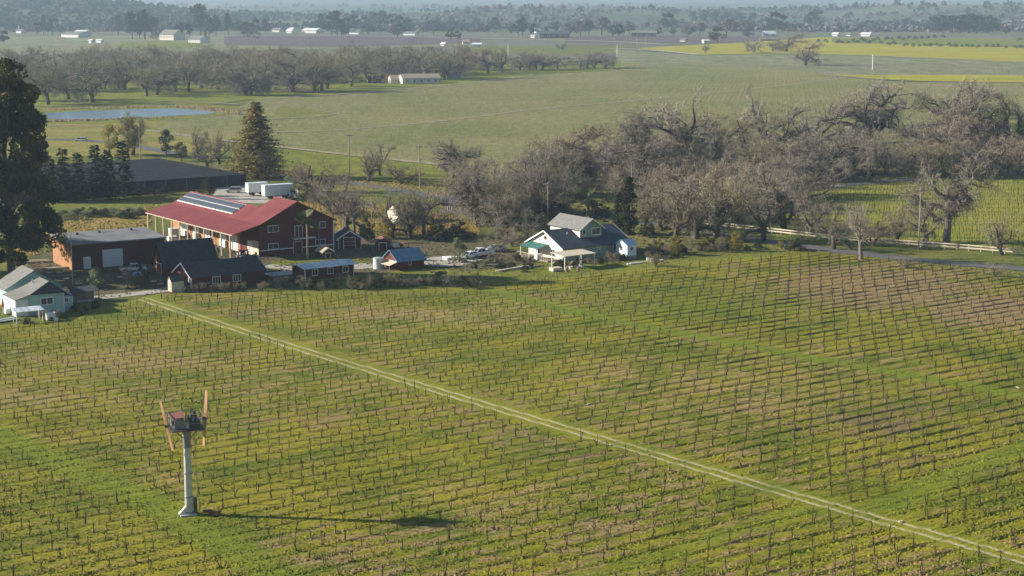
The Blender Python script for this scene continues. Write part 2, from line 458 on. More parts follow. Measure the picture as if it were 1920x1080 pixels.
sheet("mustard_field", [(1195, 90), (1350, 82), (1540, 70), (1900, 72), (2300, 76), (2300, 118), (1900, 116), (1620, 104), (1440, 100), (1300, 103)], 0.45, m_mustard, 0)
sheet("green_field", [(1560, 71), (1900, 72), (2300, 77), (2300, 88), (1900, 88), (1700, 83), (1560, 80)], 0.60, m_lush, 0)
sheet("mustard_strip", [(1555, 140), (1700, 141), (1850, 140), (2300, 139), (2300, 154), (1850, 155), (1660, 149)], 0.45, m_mustard, 0)
sheet("upper_vineyard", [(1165, 118), (1440, 123), (1560, 140), (1440, 150), (1165, 132)], 0.35, m_field, 0)
# big vineyard in the middle distance
MIDV = [(430, 208), (480, 186), (640, 178), (860, 158), (1010, 140), (1165, 131), (1450, 132), (1570, 142), (1680, 153), (1950, 156), (2300, 158), (2300, 300), (1500, 330), (1000, 330), (800, 306), (640, 289), (530, 276), (440, 262), (330, 262), (270, 240), (290, 226)]
sheet("middle_vineyard_ground", MIDV, 0.16, m_field, 0)
sheet("meadow", [(520, 277), (640, 291), (800, 308), (930, 324), (930, 352), (700, 338), (520, 324)], 0.24, m_lush, 1)
sheet("meadow", [(520, 196), (600, 208), (640, 214), (590, 222), (515, 222)], 0.26, m_lush, 1)
sheet("grove_floor", [(-200, 150), (560, 125), (1180, 112), (1165, 130), (1010, 139), (860, 157), (640, 177), (470, 186), (400, 196), (120, 200), (-200, 200)], 0.20, m_lush, 0)
sheet("pond_bank", [(60, 203), (330, 196), (430, 198), (470, 207), (420, 218), (330, 224), (200, 232), (60, 232)], 0.24, m_lush, 1)
sheet("pasture", [(-200, 226), (110, 226), (330, 224), (280, 245), (330, 262), (420, 262), (420, 290), (-200, 300)], 0.18, m_pasture, 1)
m_water = mat("pond_water", (0.15, 0.225, 0.28), None, rough=0.24, spec=0.7, bump=0.22, bscale=0.7, world_pos=True, bdist=0.1)
sheet("pond", [(70, 212), (180, 207), (270, 204), (345, 203), (385, 206), (410, 211), (385, 214), (330, 217), (200, 223), (70, 224)], 0.34, m_water, 2)
# farm ground
sheet("farmyard", [(40, 520), (60, 470), (260, 440), (400, 420), (640, 430), (760, 440), (880, 450), (960, 470), (1010, 490), (880, 512), (700, 516), (500, 540), (330, 550), (180, 560), (60, 545)], 0.03, m_dirt, 1, 0.4)
sheet("side_lawn", [(880, 512), (1010, 492), (1200, 490), (1420, 474), (1580, 478), (1500, 492), (1300, 505), (1100, 522), (940, 545), (880, 548), (500, 556), (500, 534), (700, 512)], 0.045, m_lush, 1, 0.3)
sheet("small_lawn", [(490, 492), (590, 484), (700, 486), (690, 498), (540, 508), (500, 506)], 0.06, m_lush, 1, 0.2)
sheet("small_lawn", [(740, 507), (860, 502), (880, 512), (760, 520), (700, 516)], 0.06, m_lush, 1, 0.2)
sheet("dry_meadow", [(520, 378), (600, 376), (720, 384), (820, 398), (900, 420), (900, 440), (760, 445), (640, 440), (560, 400)], 0.05, m_drygrass, 1, 0.5)
sheet("dry_meadow", [(30, 440), (100, 405), (260, 388), (300, 392), (280, 425), (100, 440), (60, 480), (20, 480)], 0.05, m_drygrass, 1, 0.5)
sheet("trailer_yard", [(395, 352), (460, 345), (560, 352), (560, 374), (480, 384), (400, 372)], 0.06, m_gravel, 1, 0.3)
sheet("gravel_yard", [(795, 482), (860, 480), (905, 488), (860, 499), (800, 500)], 0.07, m_gravel, 1, 0.2)
sheet("gravel_yard", [(640, 497), (700, 492), (715, 500), (660, 506)], 0.07, m_gravel, 1, 0.2)
sheet("creek_floor", [(860, 345), (1040, 330), (1300, 312), (1500, 302), (1700, 292), (2100, 280), (2100, 322), (1750, 338), (1560, 350), (1480, 360), (1440, 400), (1330, 425), (1240, 470), (1190, 480), (1120, 420), (950, 430), (860, 400)], 0.05, m_grass, 1, 0.6)
RBLOCK = [(1470, 372), (1560, 353), (1750, 342), (2150, 328), (2150, 500), (1900, 468), (1700, 452), (1500, 432), (1430, 425), (1440, 395)]
m_rblock = mat("yellow_green_vine_grass", (0.16, 0.195, 0.025), (0.31, 0.30, 0.045), 0.12, 0.95, 0.9, 1.0, world_pos=True, detail=9, spec=0.1, bdist=0.4, stretch=(0.35, 1.6, 1, R(-30)))
sheet("roadside_vineyard_ground", RBLOCK, 0.06, m_rblock, 0)
# roads
strip("road", [(2250, 536), (1920, 504), (1760, 492), (1640, 479), (1500, 462), (1400, 447), (1300, 431), (1180, 414), (1050, 399), (930, 385), (840, 372), (750, 357), (665, 344), (560, 335), (470, 322)], 6.0, 0.10, m_asphalt, 0.08)
strip("road", [(2250, 300), (1920, 323), (1700, 337), (1560, 349), (1490, 358), (1420, 372), (1330, 400), (1290, 428)], 5.0, 0.10, m_asphalt, 0.06)
strip("gravel_road", [(-60, 263), (80, 262), (170, 264), (260, 275), (330, 290)], 6.0, 0.27, m_asphalt)
strip("farm_lane", [(60, 238), (130, 234), (220, 238), (300, 248), (400, 262), (520, 276), (640, 290), (800, 307), (950, 326)], 4.0, 0.30, m_track)
strip("farm_lane", [(515, 249), (620, 246), (780, 233), (900, 219), (1000, 205), (1190, 190), (1400, 168), (1580, 147)], 4.0, 0.30, m_track)
strip("farm_lane", [(510, 224), (590, 219), (640, 213)], 3.0, 0.32, m_track)
strip("farm_lane", [(1140, 91), (1190, 93), (1250, 97), (1310, 103)], 9.0, 0.65, m_gravel)
strip("farm_lane", [(1040, 108), (1190, 113), (1330, 117), (1445, 121)], 6.0, 0.50, m_track)
strip("farm_lane", [(1430, 99), (1600, 104), (1750, 109), (1950, 117)], 6.0, 0.65, m_gravel)
strip("farm_lane", [(1560, 143), (1660, 151), (1800, 155), (2000, 155)], 5.0, 0.55, m_track)
strip("farm_lane", [(470, 187), (640, 178), (860, 158), (1000, 141)], 5.0, 0.30, m_track)
strip("farm_lane", [(110, 197), (250, 194), (380, 192), (450, 197)], 4.0, 0.36, m_track)
strip("valley_road", [(-100, 72), (400, 68), (560, 66), (900, 72), (1150, 78), (1250, 84)], 12.0, 0.60, m_gravel)
strip("driveway", [(330, 540), (300, 546), (240, 553), (170, 560), (130, 566)], 4.0, 0.085, m_gravel)
strip("driveway", [(500, 498), (560, 506), (640, 503), (700, 497), (800, 492), (900, 486)], 4.0, 0.080, m_gravel)

# ---------- the vineyard in front: real furrows, clods and tussocks
U = Vector((math.cos(AZ), math.sin(AZ), 0)); W = Vector((-math.sin(AZ), math.cos(AZ), 0))
ROW = 2.9
EDGE_X = [-400, 0, 140, 180, 250, 300, 500, 700, 900, 1000, 1100, 1200, 1300, 1450, 1560, 1700, 1920, 2300]
EDGE_Y = [640, 613, 602, 582, 566, 553, 550, 552, 546, 530, 518, 508, 498, 482, 478, 489, 524, 580]
TRACK = [(262, 560), (330, 582), (420, 611), (560, 655), (750, 713), (1000, 787), (1250, 861), (1450, 920), (1650, 977), (1920, 1053), (2200, 1132)]
LANES = [([(900, 540), (960, 556), (1050, 580), (1200, 613), (1350, 640), (1500, 670), (1700, 704), (1920, 745), (2200, 800)], 1.8, 0.95),
         ([(-150, 760), (0, 818), (120, 872), (260, 935), (400, 1010), (520, 1075), (620, 1130)], 2.2, 0.9),
         ([(2150, 745), (1920, 842), (1780, 895), (1660, 950)], 1.9, 0.9),
         ([(1560, 940), (1330, 1015), (1100, 1090)], 1.5, 0.6)]
def seg_dist(PX, PY, pts):
    d = np.full(PX.shape, 1e9); s = np.zeros(PX.shape)
    for a, b in zip(pts[:-1], pts[1:]):
        ax, ay, bx, by = a.x, a.y, b.x, b.y
        L2 = (bx - ax) ** 2 + (by - ay) ** 2
        t = np.clip(((PX - ax) * (bx - ax) + (PY - ay) * (by - ay)) / L2, 0, 1)
        dx = PX - (ax + t * (bx - ax)); dy = PY - (ay + t * (by - ay))
        q = np.sqrt(dx * dx + dy * dy); sg = np.sign((bx - ax) * dy - (by - ay) * dx)
        k = q < d; d = np.where(k, q, d); s = np.where(k, sg, s)
    return d, s
track_pts = [G(*p) for p in TRACK]
lane_pts = [([G(*p) for p in L], w, a) for L, w, a in LANES]

def near_fields(X, Y):
    """row distance, lane mask, rut mask, edge fade for ground points of the near vineyard"""
    u = X * U.x + Y * U.y; v = X * W.x + Y * W.y
    dv = np.abs((v / ROW - np.floor(v / ROW)) - 0.5) * ROW
    dt, st = seg_dist(X, Y, track_pts)
    lane = sstep(3.4, 1.8, dt)
    rut = np.maximum(sstep(0.32, 0.08, np.abs(dt - 0.85)), 0)
    green = np.zeros(X.shape)
    for pts, w, a in lane_pts:
        d, _ = seg_dist(X, Y, pts)
        green = np.maximum(green, a * sstep(w * 1.6, w * 0.6, d) * 0.9)
    px, py = project(X, Y, np.zeros(X.shape))
    s = py - np.interp(px, EDGE_X, EDGE_Y)
    return u, v, dv, dt, lane, rut, green, px, py, s

# grid aligned to the rows
cu, cv = 0.42, 0.155
D0, D1 = 146.0, 372.0
us = np.arange(-60, 330, cu); vs_ = np.arange(60, 400, cv)
UU, VV = np.meshgrid(us, vs_)
X = UU * U.x + VV * W.x; Y = UU * U.y + VV * W.y
inside = (Y > D0) & (Y < D1) & (np.abs(X) < 0.345 * Y + 5)
pxx, pyy = project(X, Y, np.zeros(X.shape))
inside &= (pyy - np.interp(pxx, EDGE_X, EDGE_Y)) > -4
fm = inside[:-1, :-1] & inside[:-1, 1:] & inside[1:, 1:] & inside[1:, :-1]
idx = np.arange(X.size).reshape(X.shape)
Fq = np.stack([idx[:-1, :-1][fm], idx[:-1, 1:][fm], idx[1:, 1:][fm], idx[1:, :-1][fm]], 1)
used = np.zeros(X.size, bool); used[Fq.ravel()] = True
remap = np.cumsum(used) - 1
Fq = remap[Fq]
X = X.ravel()[used]; Y = Y.ravel()[used]

GREEN_A = np.array([0.110, 0.142, 0.009]); GREEN_B = np.array([0.250, 0.232, 0.014]); LUSH = np.array([0.135, 0.178, 0.014])
BROWN = np.array([0.285, 0.200, 0.092]); STRAW = np.array([0.325, 0.250, 0.085]); RUT = np.array([0.52, 0.44, 0.28]); UMBER = np.array([0.17, 0.13, 0.055])
# patches where the cover crop is thin: centre and size in photograph pixels, strength, tone
PATCHES = [(1640, 540, 270, 56, 1.15, 0), (1860, 585, 180, 50, 1.1, 0), (1450, 765, 200, 38, 0.75, 1), (1660, 790, 230, 50, 0.7, 2), (1330, 715, 200, 40, 0.7, 1),
           (250, 680, 300, 45, 0.75, 3), (60, 745, 160, 40, 0.7, 3), (760, 590, 220, 24, 0.8, 1), (480, 585, 200, 22, 0.5, 0), (1150, 700, 160, 40, 0.6, 1), (850, 930, 220, 26, 0.5, 1),
           (620, 640, 160, 24, 0.4, 3), (1820, 880, 200, 40, 0.5, 2), (1560, 690, 120, 20, 0.3, 1), (300, 900, 90, 40, 0.5, 3), (480, 720, 190, 36, 0.45, 3)]
def near_colour(X, Y, u, v, dv, lane, rut, green, px, py):
    n1 = fbm(u / 9.0, v / 6.0, 4, 11); n2 = fbm(u / 2.6, v / 0.7, 3, 21); n3 = fbm(u / 30.0, v / 24.0, 3, 31); n4 = fbm(u / 1.1, v / 0.45, 2, 41)
    t = np.clip((n1 - 0.5) * 2.2 + 0.55 + (n4 - 0.5) * 0.8, 0, 1)[:, None]
    c = GREEN_A * (1 - t) + GREEN_B * t
    br = np.clip((n3 - 0.45) * 2.0, 0, 0.4)
    tone = np.zeros((len(X), 3)); tw = np.full(len(X), 1e-3)
    for cx, cy_, rx, ry, st, tn in PATCHES:
        g = st * np.exp(-(((px - cx) / rx) ** 2 + ((py - cy_) / ry) ** 2) * 1.4)
        tone += g[:, None] * np.array([BROWN, STRAW, UMBER, STRAW * 0.92])[tn]; tw += g
        br = np.maximum(br, g)
    tone = np.where(tw[:, None] > 0.02, tone / tw[:, None], BROWN)
    k = np.clip((n2 - 0.5) * 3.4 + (br - 0.38) * 2.4 + 0.12, 0, 0.92) * (1 - 0.85 * np.maximum(lane, green))
    c = c * (1 - k[:, None]) + tone * k[:, None]
    vs2 = (v / ROW - np.floor(v / ROW)) - 0.5
    st = np.exp(-((vs2 * ROW - 0.75) / 0.32) ** 2) * np.clip((n2 - 0.42) * 3.0 + 0.5 * br, 0, 0.6) * (1 - np.maximum(lane, green))
    c = c * (1 - st[:, None]) + (0.6 * STRAW + 0.4 * BROWN) * st[:, None]
    sd = np.exp(-((vs2 * ROW + 0.1) / 0.22) ** 2) * np.clip((n1 - 0.3) * 1.6, 0, 0.6) * (1 - np.maximum(lane, green))
    c = c * (1 - sd[:, None]) + UMBER * 0.8 * sd[:, None]
    lg = np.clip(np.maximum(green, lane * 0.28) * (0.55 + 0.7 * n1), 0, 1)[:, None]
    c = c * (1 - lg) + (LUSH * (0.85 + 0.5 * n4[:, None])) * lg
    fr = sstep(640, 560, py) * sstep(420, 180, px) * 0.7
    fr = np.maximum(fr, 0.75 * np.exp(-(((px - 1270) / 260) ** 2 + ((py - 575) / 34) ** 2)))[:, None] * np.clip(0.4 + n1, 0, 1)[:, None]
    c = c * (1 - fr) + LUSH * 1.05 * fr
    rk = (rut * np.clip(0.35 + 1.1 * n1, 0, 1) * 0.95)[:, None]
    c = c * (1 - rk) + RUT * rk
    return c
u, v, dv, dt, lane, rut, green, px, py, s_ = near_fields(X, Y)
quiet = 1 - 0.75 * np.maximum(lane, 0.8 * green)
n_long = fbm(u / 2.2, v / 0.52, 2, 51); n_row = fbm(u / 5.0, v / 3.0, 3, 81); n_clod = fbm(u / 0.9, v / 0.45, 1, 61); n_big = fbm(u / 14, v / 10, 3, 71)
furrow = np.exp(-((dv - 0.5) / 0.2) ** 2)
ridge = np.exp(-(dv / 0.24) ** 2)
rough_right = 0.6 + 0.5 * sstep(900, 1500, px)
H = 0.16 + quiet * (0.135 * ridge * np.clip(2.2 * n_row - 0.45, 0.0, 1.2) * rough_right - 0.08 * furrow * rough_right + 0.115 * (n_long - 0.5) + 0.06 * (n_clod - 0.5)) + 0.10 * (n_big - 0.5) - 0.06 * rut
H = np.maximum(H, 0.03)
fade = np.clip((s_ + 4) / 6, 0, 1)
H = H * fade - 0.03 * (1 - fade)
Cc = near_colour(X, Y, u, v, dv, lane, rut, green, px, py)
m_near = attr_mat("vineyard_floor")
tag(link("vineyard_ground", np_mesh("vineyard_ground", np.stack([X, Y, H], 1), Fq, m_near, Cc)), kind="structure")

# tussocks of grass, thickest along the vine rows
rs = np.random.RandomState(5)
NT = 130000
ty = 1 / np.sqrt(rs.uniform(1 / 365.0 ** 2, 1 / 150.0 ** 2, NT)); tx = rs.uniform(-0.345, 0.345, NT) * ty
u, v, dv, dt, lane, rut, green, px, py, s_ = near_fields(tx, ty)
keep = (s_ > 2) & (rs.uniform(0, 1, NT) < (0.30 + 0.7 * np.exp(-(dv / 0.55) ** 2)) * (1 - 0.55 * lane)) & (rut < 0.2)
tx, ty, u, v, dv, lane, rut, green, px, py = [a[keep] for a in (tx, ty, u, v, dv, lane, rut, green, px, py)]
k = len(tx)
tc = near_colour(tx, ty, u, v, dv, lane, rut, green, px, py) * rs.uniform(0.55, 1.35, k)[:, None]
hh = rs.uniform(0.02, 0.17, k) * (1 + 0.5 * np.exp(-(dv / 0.5) ** 2)) * (1 - 0.35 * lane); rr = rs.uniform(0.10, 0.30, k)
ang = rs.uniform(0, math.pi, k)
VT = [np.stack([tx, ty, 0.16 + hh], 1)]
for j in range(5):
    a = ang + j * 1.2566; q = rr * rs.uniform(0.7, 1.3, k)
    VT.append(np.stack([tx + np.cos(a) * q, ty + np.sin(a) * q, np.full(k, 0.06)], 1))
VT = np.stack(VT, 1).reshape(-1, 3)
b6 = np.arange(k)[:, None] * 6
FT = np.concatenate([b6 + np.array([0, 1 + j, 1 + (j + 1) % 5]) for j in range(5)])
m_tuft = attr_mat("tussock_grass", 0.3, 5.0, 0.0)
o = link("grass_tussocks", np_mesh("grass_tussocks", VT, FT, m_tuft, np.repeat(tc, 6, 0)))
tag(o, "low tussocks of yellow green grass between the vines", "grass", kind="stuff")

def weeds(name, polys, n, h, r_, label, c1, c2, seed, z=0.05):
    """low domes of weeds scattered over rough ground given as photograph outlines"""
    q = np.random.RandomState(seed); out = []
    for pl in polys:
        pw = [G(*p) for p in pl]; xs = [p.x for p in pw]; ys = [p.y for p in pw]
        P = np.stack([q.uniform(min(xs), max(xs), n * 2), q.uniform(min(ys), max(ys), n * 2)], 1)
        x, y = P[:, 0], P[:, 1]; ins = np.zeros(len(P), bool)
        for i in range(len(pw)):
            a, b = pw[i], pw[(i + 1) % len(pw)]
            ins ^= ((a.y > y) != (b.y > y)) & (x < (b.x - a.x) * (y - a.y) / (b.y - a.y + 1e-9) + a.x)
        P = P[ins]; P = P[fbm(P[:, 0] / 5, P[:, 1] / 5, 3, seed) > 0.42]
        out.append(P[:n])
    P = np.concatenate(out); k = len(P)
    hh = h[0] + (h[1] - h[0]) * q.uniform(0, 1, k) ** 2; rr = q.uniform(r_[0], r_[1], k); an = q.uniform(0, 6.28, k)
    VT = [np.stack([P[:, 0] + q.uniform(-.1, .1, k), P[:, 1] + q.uniform(-.1, .1, k), z + hh], 1)]
    for j in range(5):
        a = an + j * 1.2566; w = rr * q.uniform(0.6, 1.3, k)
        VT.append(np.stack([P[:, 0] + np.cos(a) * w, P[:, 1] + np.sin(a) * w, np.full(k, z - 0.03)], 1))
    VT = np.stack(VT, 1).reshape(-1, 3); b6 = np.arange(k)[:, None] * 6
    FT = np.concatenate([b6 + np.array([0, 1 + j, 1 + (j + 1) % 5]) for j in range(5)])
    t = q.uniform(0, 1, (k, 1)); c = np.array(c1) * (1 - t) + np.array(c2) * t
    tag(link(name, np_mesh(name, VT, FT, m_tuft, np.repeat(c, 6, 0))), label, "weeds", kind="stuff")
weeds("yard_weeds", [[(40, 560), (60, 470), (260, 440), (640, 430), (880, 445), (1010, 490), (880, 512), (500, 540), (180, 560)]], 7000, (0.03, 0.35), (0.15, 0.5), "rough weeds and litter over the farmyard ground", (0.05, 0.06, 0.02), (0.17, 0.14, 0.08), 5)
weeds("lawn_tufts", [[(500, 552), (880, 548), (1100, 520), (1300, 503), (1560, 476), (1900, 520), (2100, 530), (1640, 482), (1420, 452), (1240, 470), (1010, 492), (700, 514)]], 9000, (0.03, 0.22), (0.15, 0.5), "coarse grass tufts over the lawn and road verge", (0.10, 0.12, 0.02), (0.22, 0.20, 0.05), 6)
weeds("meadow_tufts", [[(520, 378), (720, 384), (900, 420), (900, 440), (640, 440), (560, 400)], [(30, 440), (100, 400), (300, 385), (280, 425), (60, 480)], [(520, 300), (920, 345), (860, 372), (660, 350), (520, 335)]], 3500, (0.05, 0.5), (0.25, 0.7), "dry tussocks in the meadows around the barns", (0.12, 0.13, 0.03), (0.36, 0.24, 0.07), 7)
weeds("creek_brush", [[(860, 345), (1300, 312), (1700, 292), (2000, 284), (2000, 318), (1560, 348), (1440, 400), (1330, 440), (1200, 480), (1120, 420), (950, 430), (860, 400)]], 9000, (0.1, 0.9), (0.4, 1.2), "rough brush and leaf litter under the creek trees", (0.06, 0.08, 0.02), (0.20, 0.15, 0.08), 8)
# ================================================================ GRAPEVINES
def vine_parts(seed):
    r = random.Random(seed)
    t = MB()
    lean = (r.uniform(-0.22, 0.22), r.uniform(-0.22, 0.22)); hgt = r.uniform(0.6, 1.0)
    pts = [(0, 0, -0.05)]; rad = [r.uniform(0.038, 0.06)]
    for i in range(1, 5):
        q = i / 4
        pts.append((lean[0] * q + r.uniform(-0.07, 0.07), lean[1] * q + r.uniform(-0.07, 0.07), hgt * q)); rad.append(rad[0] * (1 - 0.35 * q) * r.uniform(0.9, 1.2))
    t.tube(pts, rad, 5)
    top = Vector(pts[-1])
    for k in range(r.choice((0, 1, 1, 2))):
        a = r.uniform(0, 6.28); l = r.uniform(0.12, 0.34)
        t.tube([top - Vector((0, 0, 0.12)), top + Vector((math.cos(a) * l * 0.7, math.sin(a) * l * 0.7, 0.06)), top + Vector((math.cos(a) * l * 0.9, math.sin(a) * l * 0.9, r.uniform(0.12, 0.35)))], [0.045, 0.035, 0.015], 4, False)
    s = MB()
    ox, oy = r.uniform(-0.14, 0.14), r.uniform(-0.14, 0.14)
    h = r.uniform(1.25, 1.75)
    s.tube([(ox, oy, -0.1), (ox + r.uniform(-0.08, 0.08), oy + r.uniform(-0.08, 0.08), h)], [0.033, 0.028], 4)
    return t, s

VINES = [vine_parts(100 + i) for i in range(12)]
VM = [(mesh("trunk", t.v, t.f, m_vine), mesh("stake", s.v, s.f, m_stake)) for t, s in VINES]
# lattice: ten feet square, the rows running with the farm grid
cand = []
for i in range(-25, 115):
    for j in range(15, 135):
        x = (i + 0.5) * ROW; y = (j + 0.5) * ROW
        p = U * x + W * y
        cand.append((p.x + rnd.uniform(-0.22, 0.22), p.y + rnd.uniform(-0.22, 0.22)))
cand = np.array(cand)
cx_, cy_ = cand[:, 0], cand[:, 1]
u, v, dv, dt, lane, rut, green, px, py, s_ = near_fields(cx_, cy_)
ok = (cy_ > 148) & (cy_ < 372) & (np.abs(cx_) < 0.34 * cy_ + 4) & (s_ > 3) & (dt > 2.4) & (green < 0.35) & (rs.uniform(0, 1, len(cx_)) > 0.06)
near = cand[ok]; npx = px[ok]; npy = py[ok]
inview = (npx > 4) & (npx < 1916) & (npy > 0) & (npy < 1079)
order = np.argsort(near[:, 1])
single = [i for i in order if inview[i]][:300]
sset = set(single)
for i in single:
    tm, sm = VM[rnd.randrange(len(VM))]
    o = thing("grapevine", (near[i, 0], near[i, 1], 0.1), rnd.uniform(0, 6.28), "gnarled leafless grapevine with a thin stake in the rows nearest the bottom edge", "grapevine", "grapevines in the nearest rows")
    sc_ = rnd.uniform(0.85, 1.2); o.scale = (sc_, sc_, sc_)
    link("trunk", tm, o); link("stake", sm, o)

def merged_vines(name, pos, label, detail=True, zs=0.1, hs=(0.85, 1.2)):
    """all the vines of one block, joined: bark and stakes"""
    for part, which, m in (("trunk", 0, m_vine), ("stake", 1, m_stake)):
        Vs = []; Fs3 = []; Fs4 = []; n = 0
        r = random.Random(3)
        protos = []
        for pr in VINES:
            b = pr[which]
            tri = []
            for f in b.f:
                for q in range(1, len(f) - 1): tri.append((f[0], f[q], f[q + 1]))
            protos.append((np.array(b.v), np.array(tri)))
        for (x, y) in pos:
            pv, pf = protos[r.randrange(len(protos))]
            a = r.uniform(0, 6.28); c, s2 = math.cos(a), math.sin(a); k = r.uniform(*hs)
            q = np.empty_like(pv)
            q[:, 0] = (pv[:, 0] * c - pv[:, 1] * s2) * k + x; q[:, 1] = (pv[:, 0] * s2 + pv[:, 1] * c) * k + y; q[:, 2] = pv[:, 2] * k + zs
            Vs.append(q); Fs3.append(pf + n); n += len(q)
        me = np_mesh(part, np.concatenate(Vs), np.concatenate(Fs3), m)
        if which == 0:
            root = link(name, me); tag(root, label, "grapevines", kind="stuff")
        else:
            o = link(part, me, root); tag(o, kind="stuff")
rest = [tuple(near[i]) for i in range(len(near)) if i not in sset]
merged_vines("grapevine_rows", rest, "dormant grapevines filling the farther rows of the near vineyard")

def poly_mask(P, poly):
    x, y = P[:, 0], P[:, 1]; ins = np.zeros(len(P), bool); n = len(poly)
    for i in range(n):
        x1, y1 = poly[i][0], poly[i][1]; x2, y2 = poly[(i + 1) % n][0], poly[(i + 1) % n][1]
        c = ((y1 > y) != (y2 > y)) & (x < (x2 - x1) * (y - y1) / (y2 - y1 + 1e-9) + x1)
        ins ^= c
    return ins
def lattice(poly_px, ang, sp, jit, margin=0.345):
    poly = [G(*p) for p in poly_px]
    xs = [p.x for p in poly]; ys = [p.y for p in poly]
    rad = max(max(xs) - min(xs), max(ys) - min(ys))
    cx, cy0 = (max(xs) + min(xs)) / 2, (max(ys) + min(ys)) / 2
    n = int(rad / sp) + 2
    a, b = np.meshgrid(np.arange(-n, n) * sp, np.arange(-n, n) * sp)
    a = a.ravel(); b = b.ravel()
    P = np.stack([cx + a * math.cos(ang) - b * math.sin(ang), cy0 + a * math.sin(ang) + b * math.cos(ang)], 1)
    P = P[(np.abs(P[:, 0]) < margin * P[:, 1])]
    P = P[poly_mask(P, poly)]
    return P + rs.uniform(-jit, jit, P.shape)
rb = lattice(RBLOCK, R(20), 2.9, 0.15)
rb = rb[rs.uniform(0, 1, len(rb)) > 0.06]
merged_vines("grapevine_block", [tuple(p) for p in rb], "dormant grapevines on the yellow green slope behind the white fence", hs=(0.9, 1.3))
dm = lattice([(530, 380), (600, 378), (720, 386), (820, 400), (880, 420), (880, 436), (760, 440), (640, 436), (570, 402)], AZ, 3.0, 0.2)
merged_vines("grapevine_block", [tuple(p) for p in dm], "old vines in the dry orange meadow behind the red barn")
# the big block: thin uprights only, it is half a kilometre away
def spikes(name, P, label, m, h=(1.1, 1.7), w=0.07, z=0.15):
    k = len(P); hh = rs.uniform(*h, k); an = rs.uniform(0, 6.28, k)
    Vv = []
    for j in range(3):
        Vv.append(np.stack([P[:, 0] + w * np.cos(an + j * 2.094), P[:, 1] + w * np.sin(an + j * 2.094), np.full(k, z)], 1))
    Vv.append(np.stack([P[:, 0] + rs.uniform(-.1, .1, k), P[:, 1] + rs.uniform(-.1, .1, k), z + hh], 1))
    Vv = np.stack(Vv, 1).reshape(-1, 3)
    b = np.arange(k)[:, None] * 4
    Fv = np.concatenate([b + np.array([0, 1, 3]), b + np.array([1, 2, 3]), b + np.array([2, 0, 3])])
    return tag(link(name, np_mesh(name, Vv, Fv, m)), label, "grapevines", kind="stuff")
mv = lattice([(430, 210), (480, 189), (640, 181), (860, 161), (1010, 143), (1165, 133), (1450, 134), (1570, 144), (1680, 155), (1950, 158), (2100, 158), (2100, 290), (1500, 318), (1000, 326), (800, 304), (640, 287), (530, 273), (440, 258), (330, 258), (280, 240), (300, 228)], R(81), 2.6, 0.2)
mv = mv[rs.uniform(0, 1, len(mv)) > 0.12]
m_midvine = mat("mid_vine", (0.14, 0.125, 0.085), (0.24, 0.21, 0.16), 0.05, 0.95)
spikes("middle_vineyard_vines", mv, "pale rows of dormant vines across the wide green middle field", m_midvine, w=0.10)
uv = lattice([(1165, 120), (1440, 124), (1600, 120), (2000, 124), (2000, 148), (1700, 140), (1560, 139), (1440, 131), (1170, 130)], R(68), 3.4, 0.3)
spikes("upper_vineyard_vines", uv, "pale rows of dormant vines below the yellow mustard field", m_midvine, w=0.16, z=0.3)

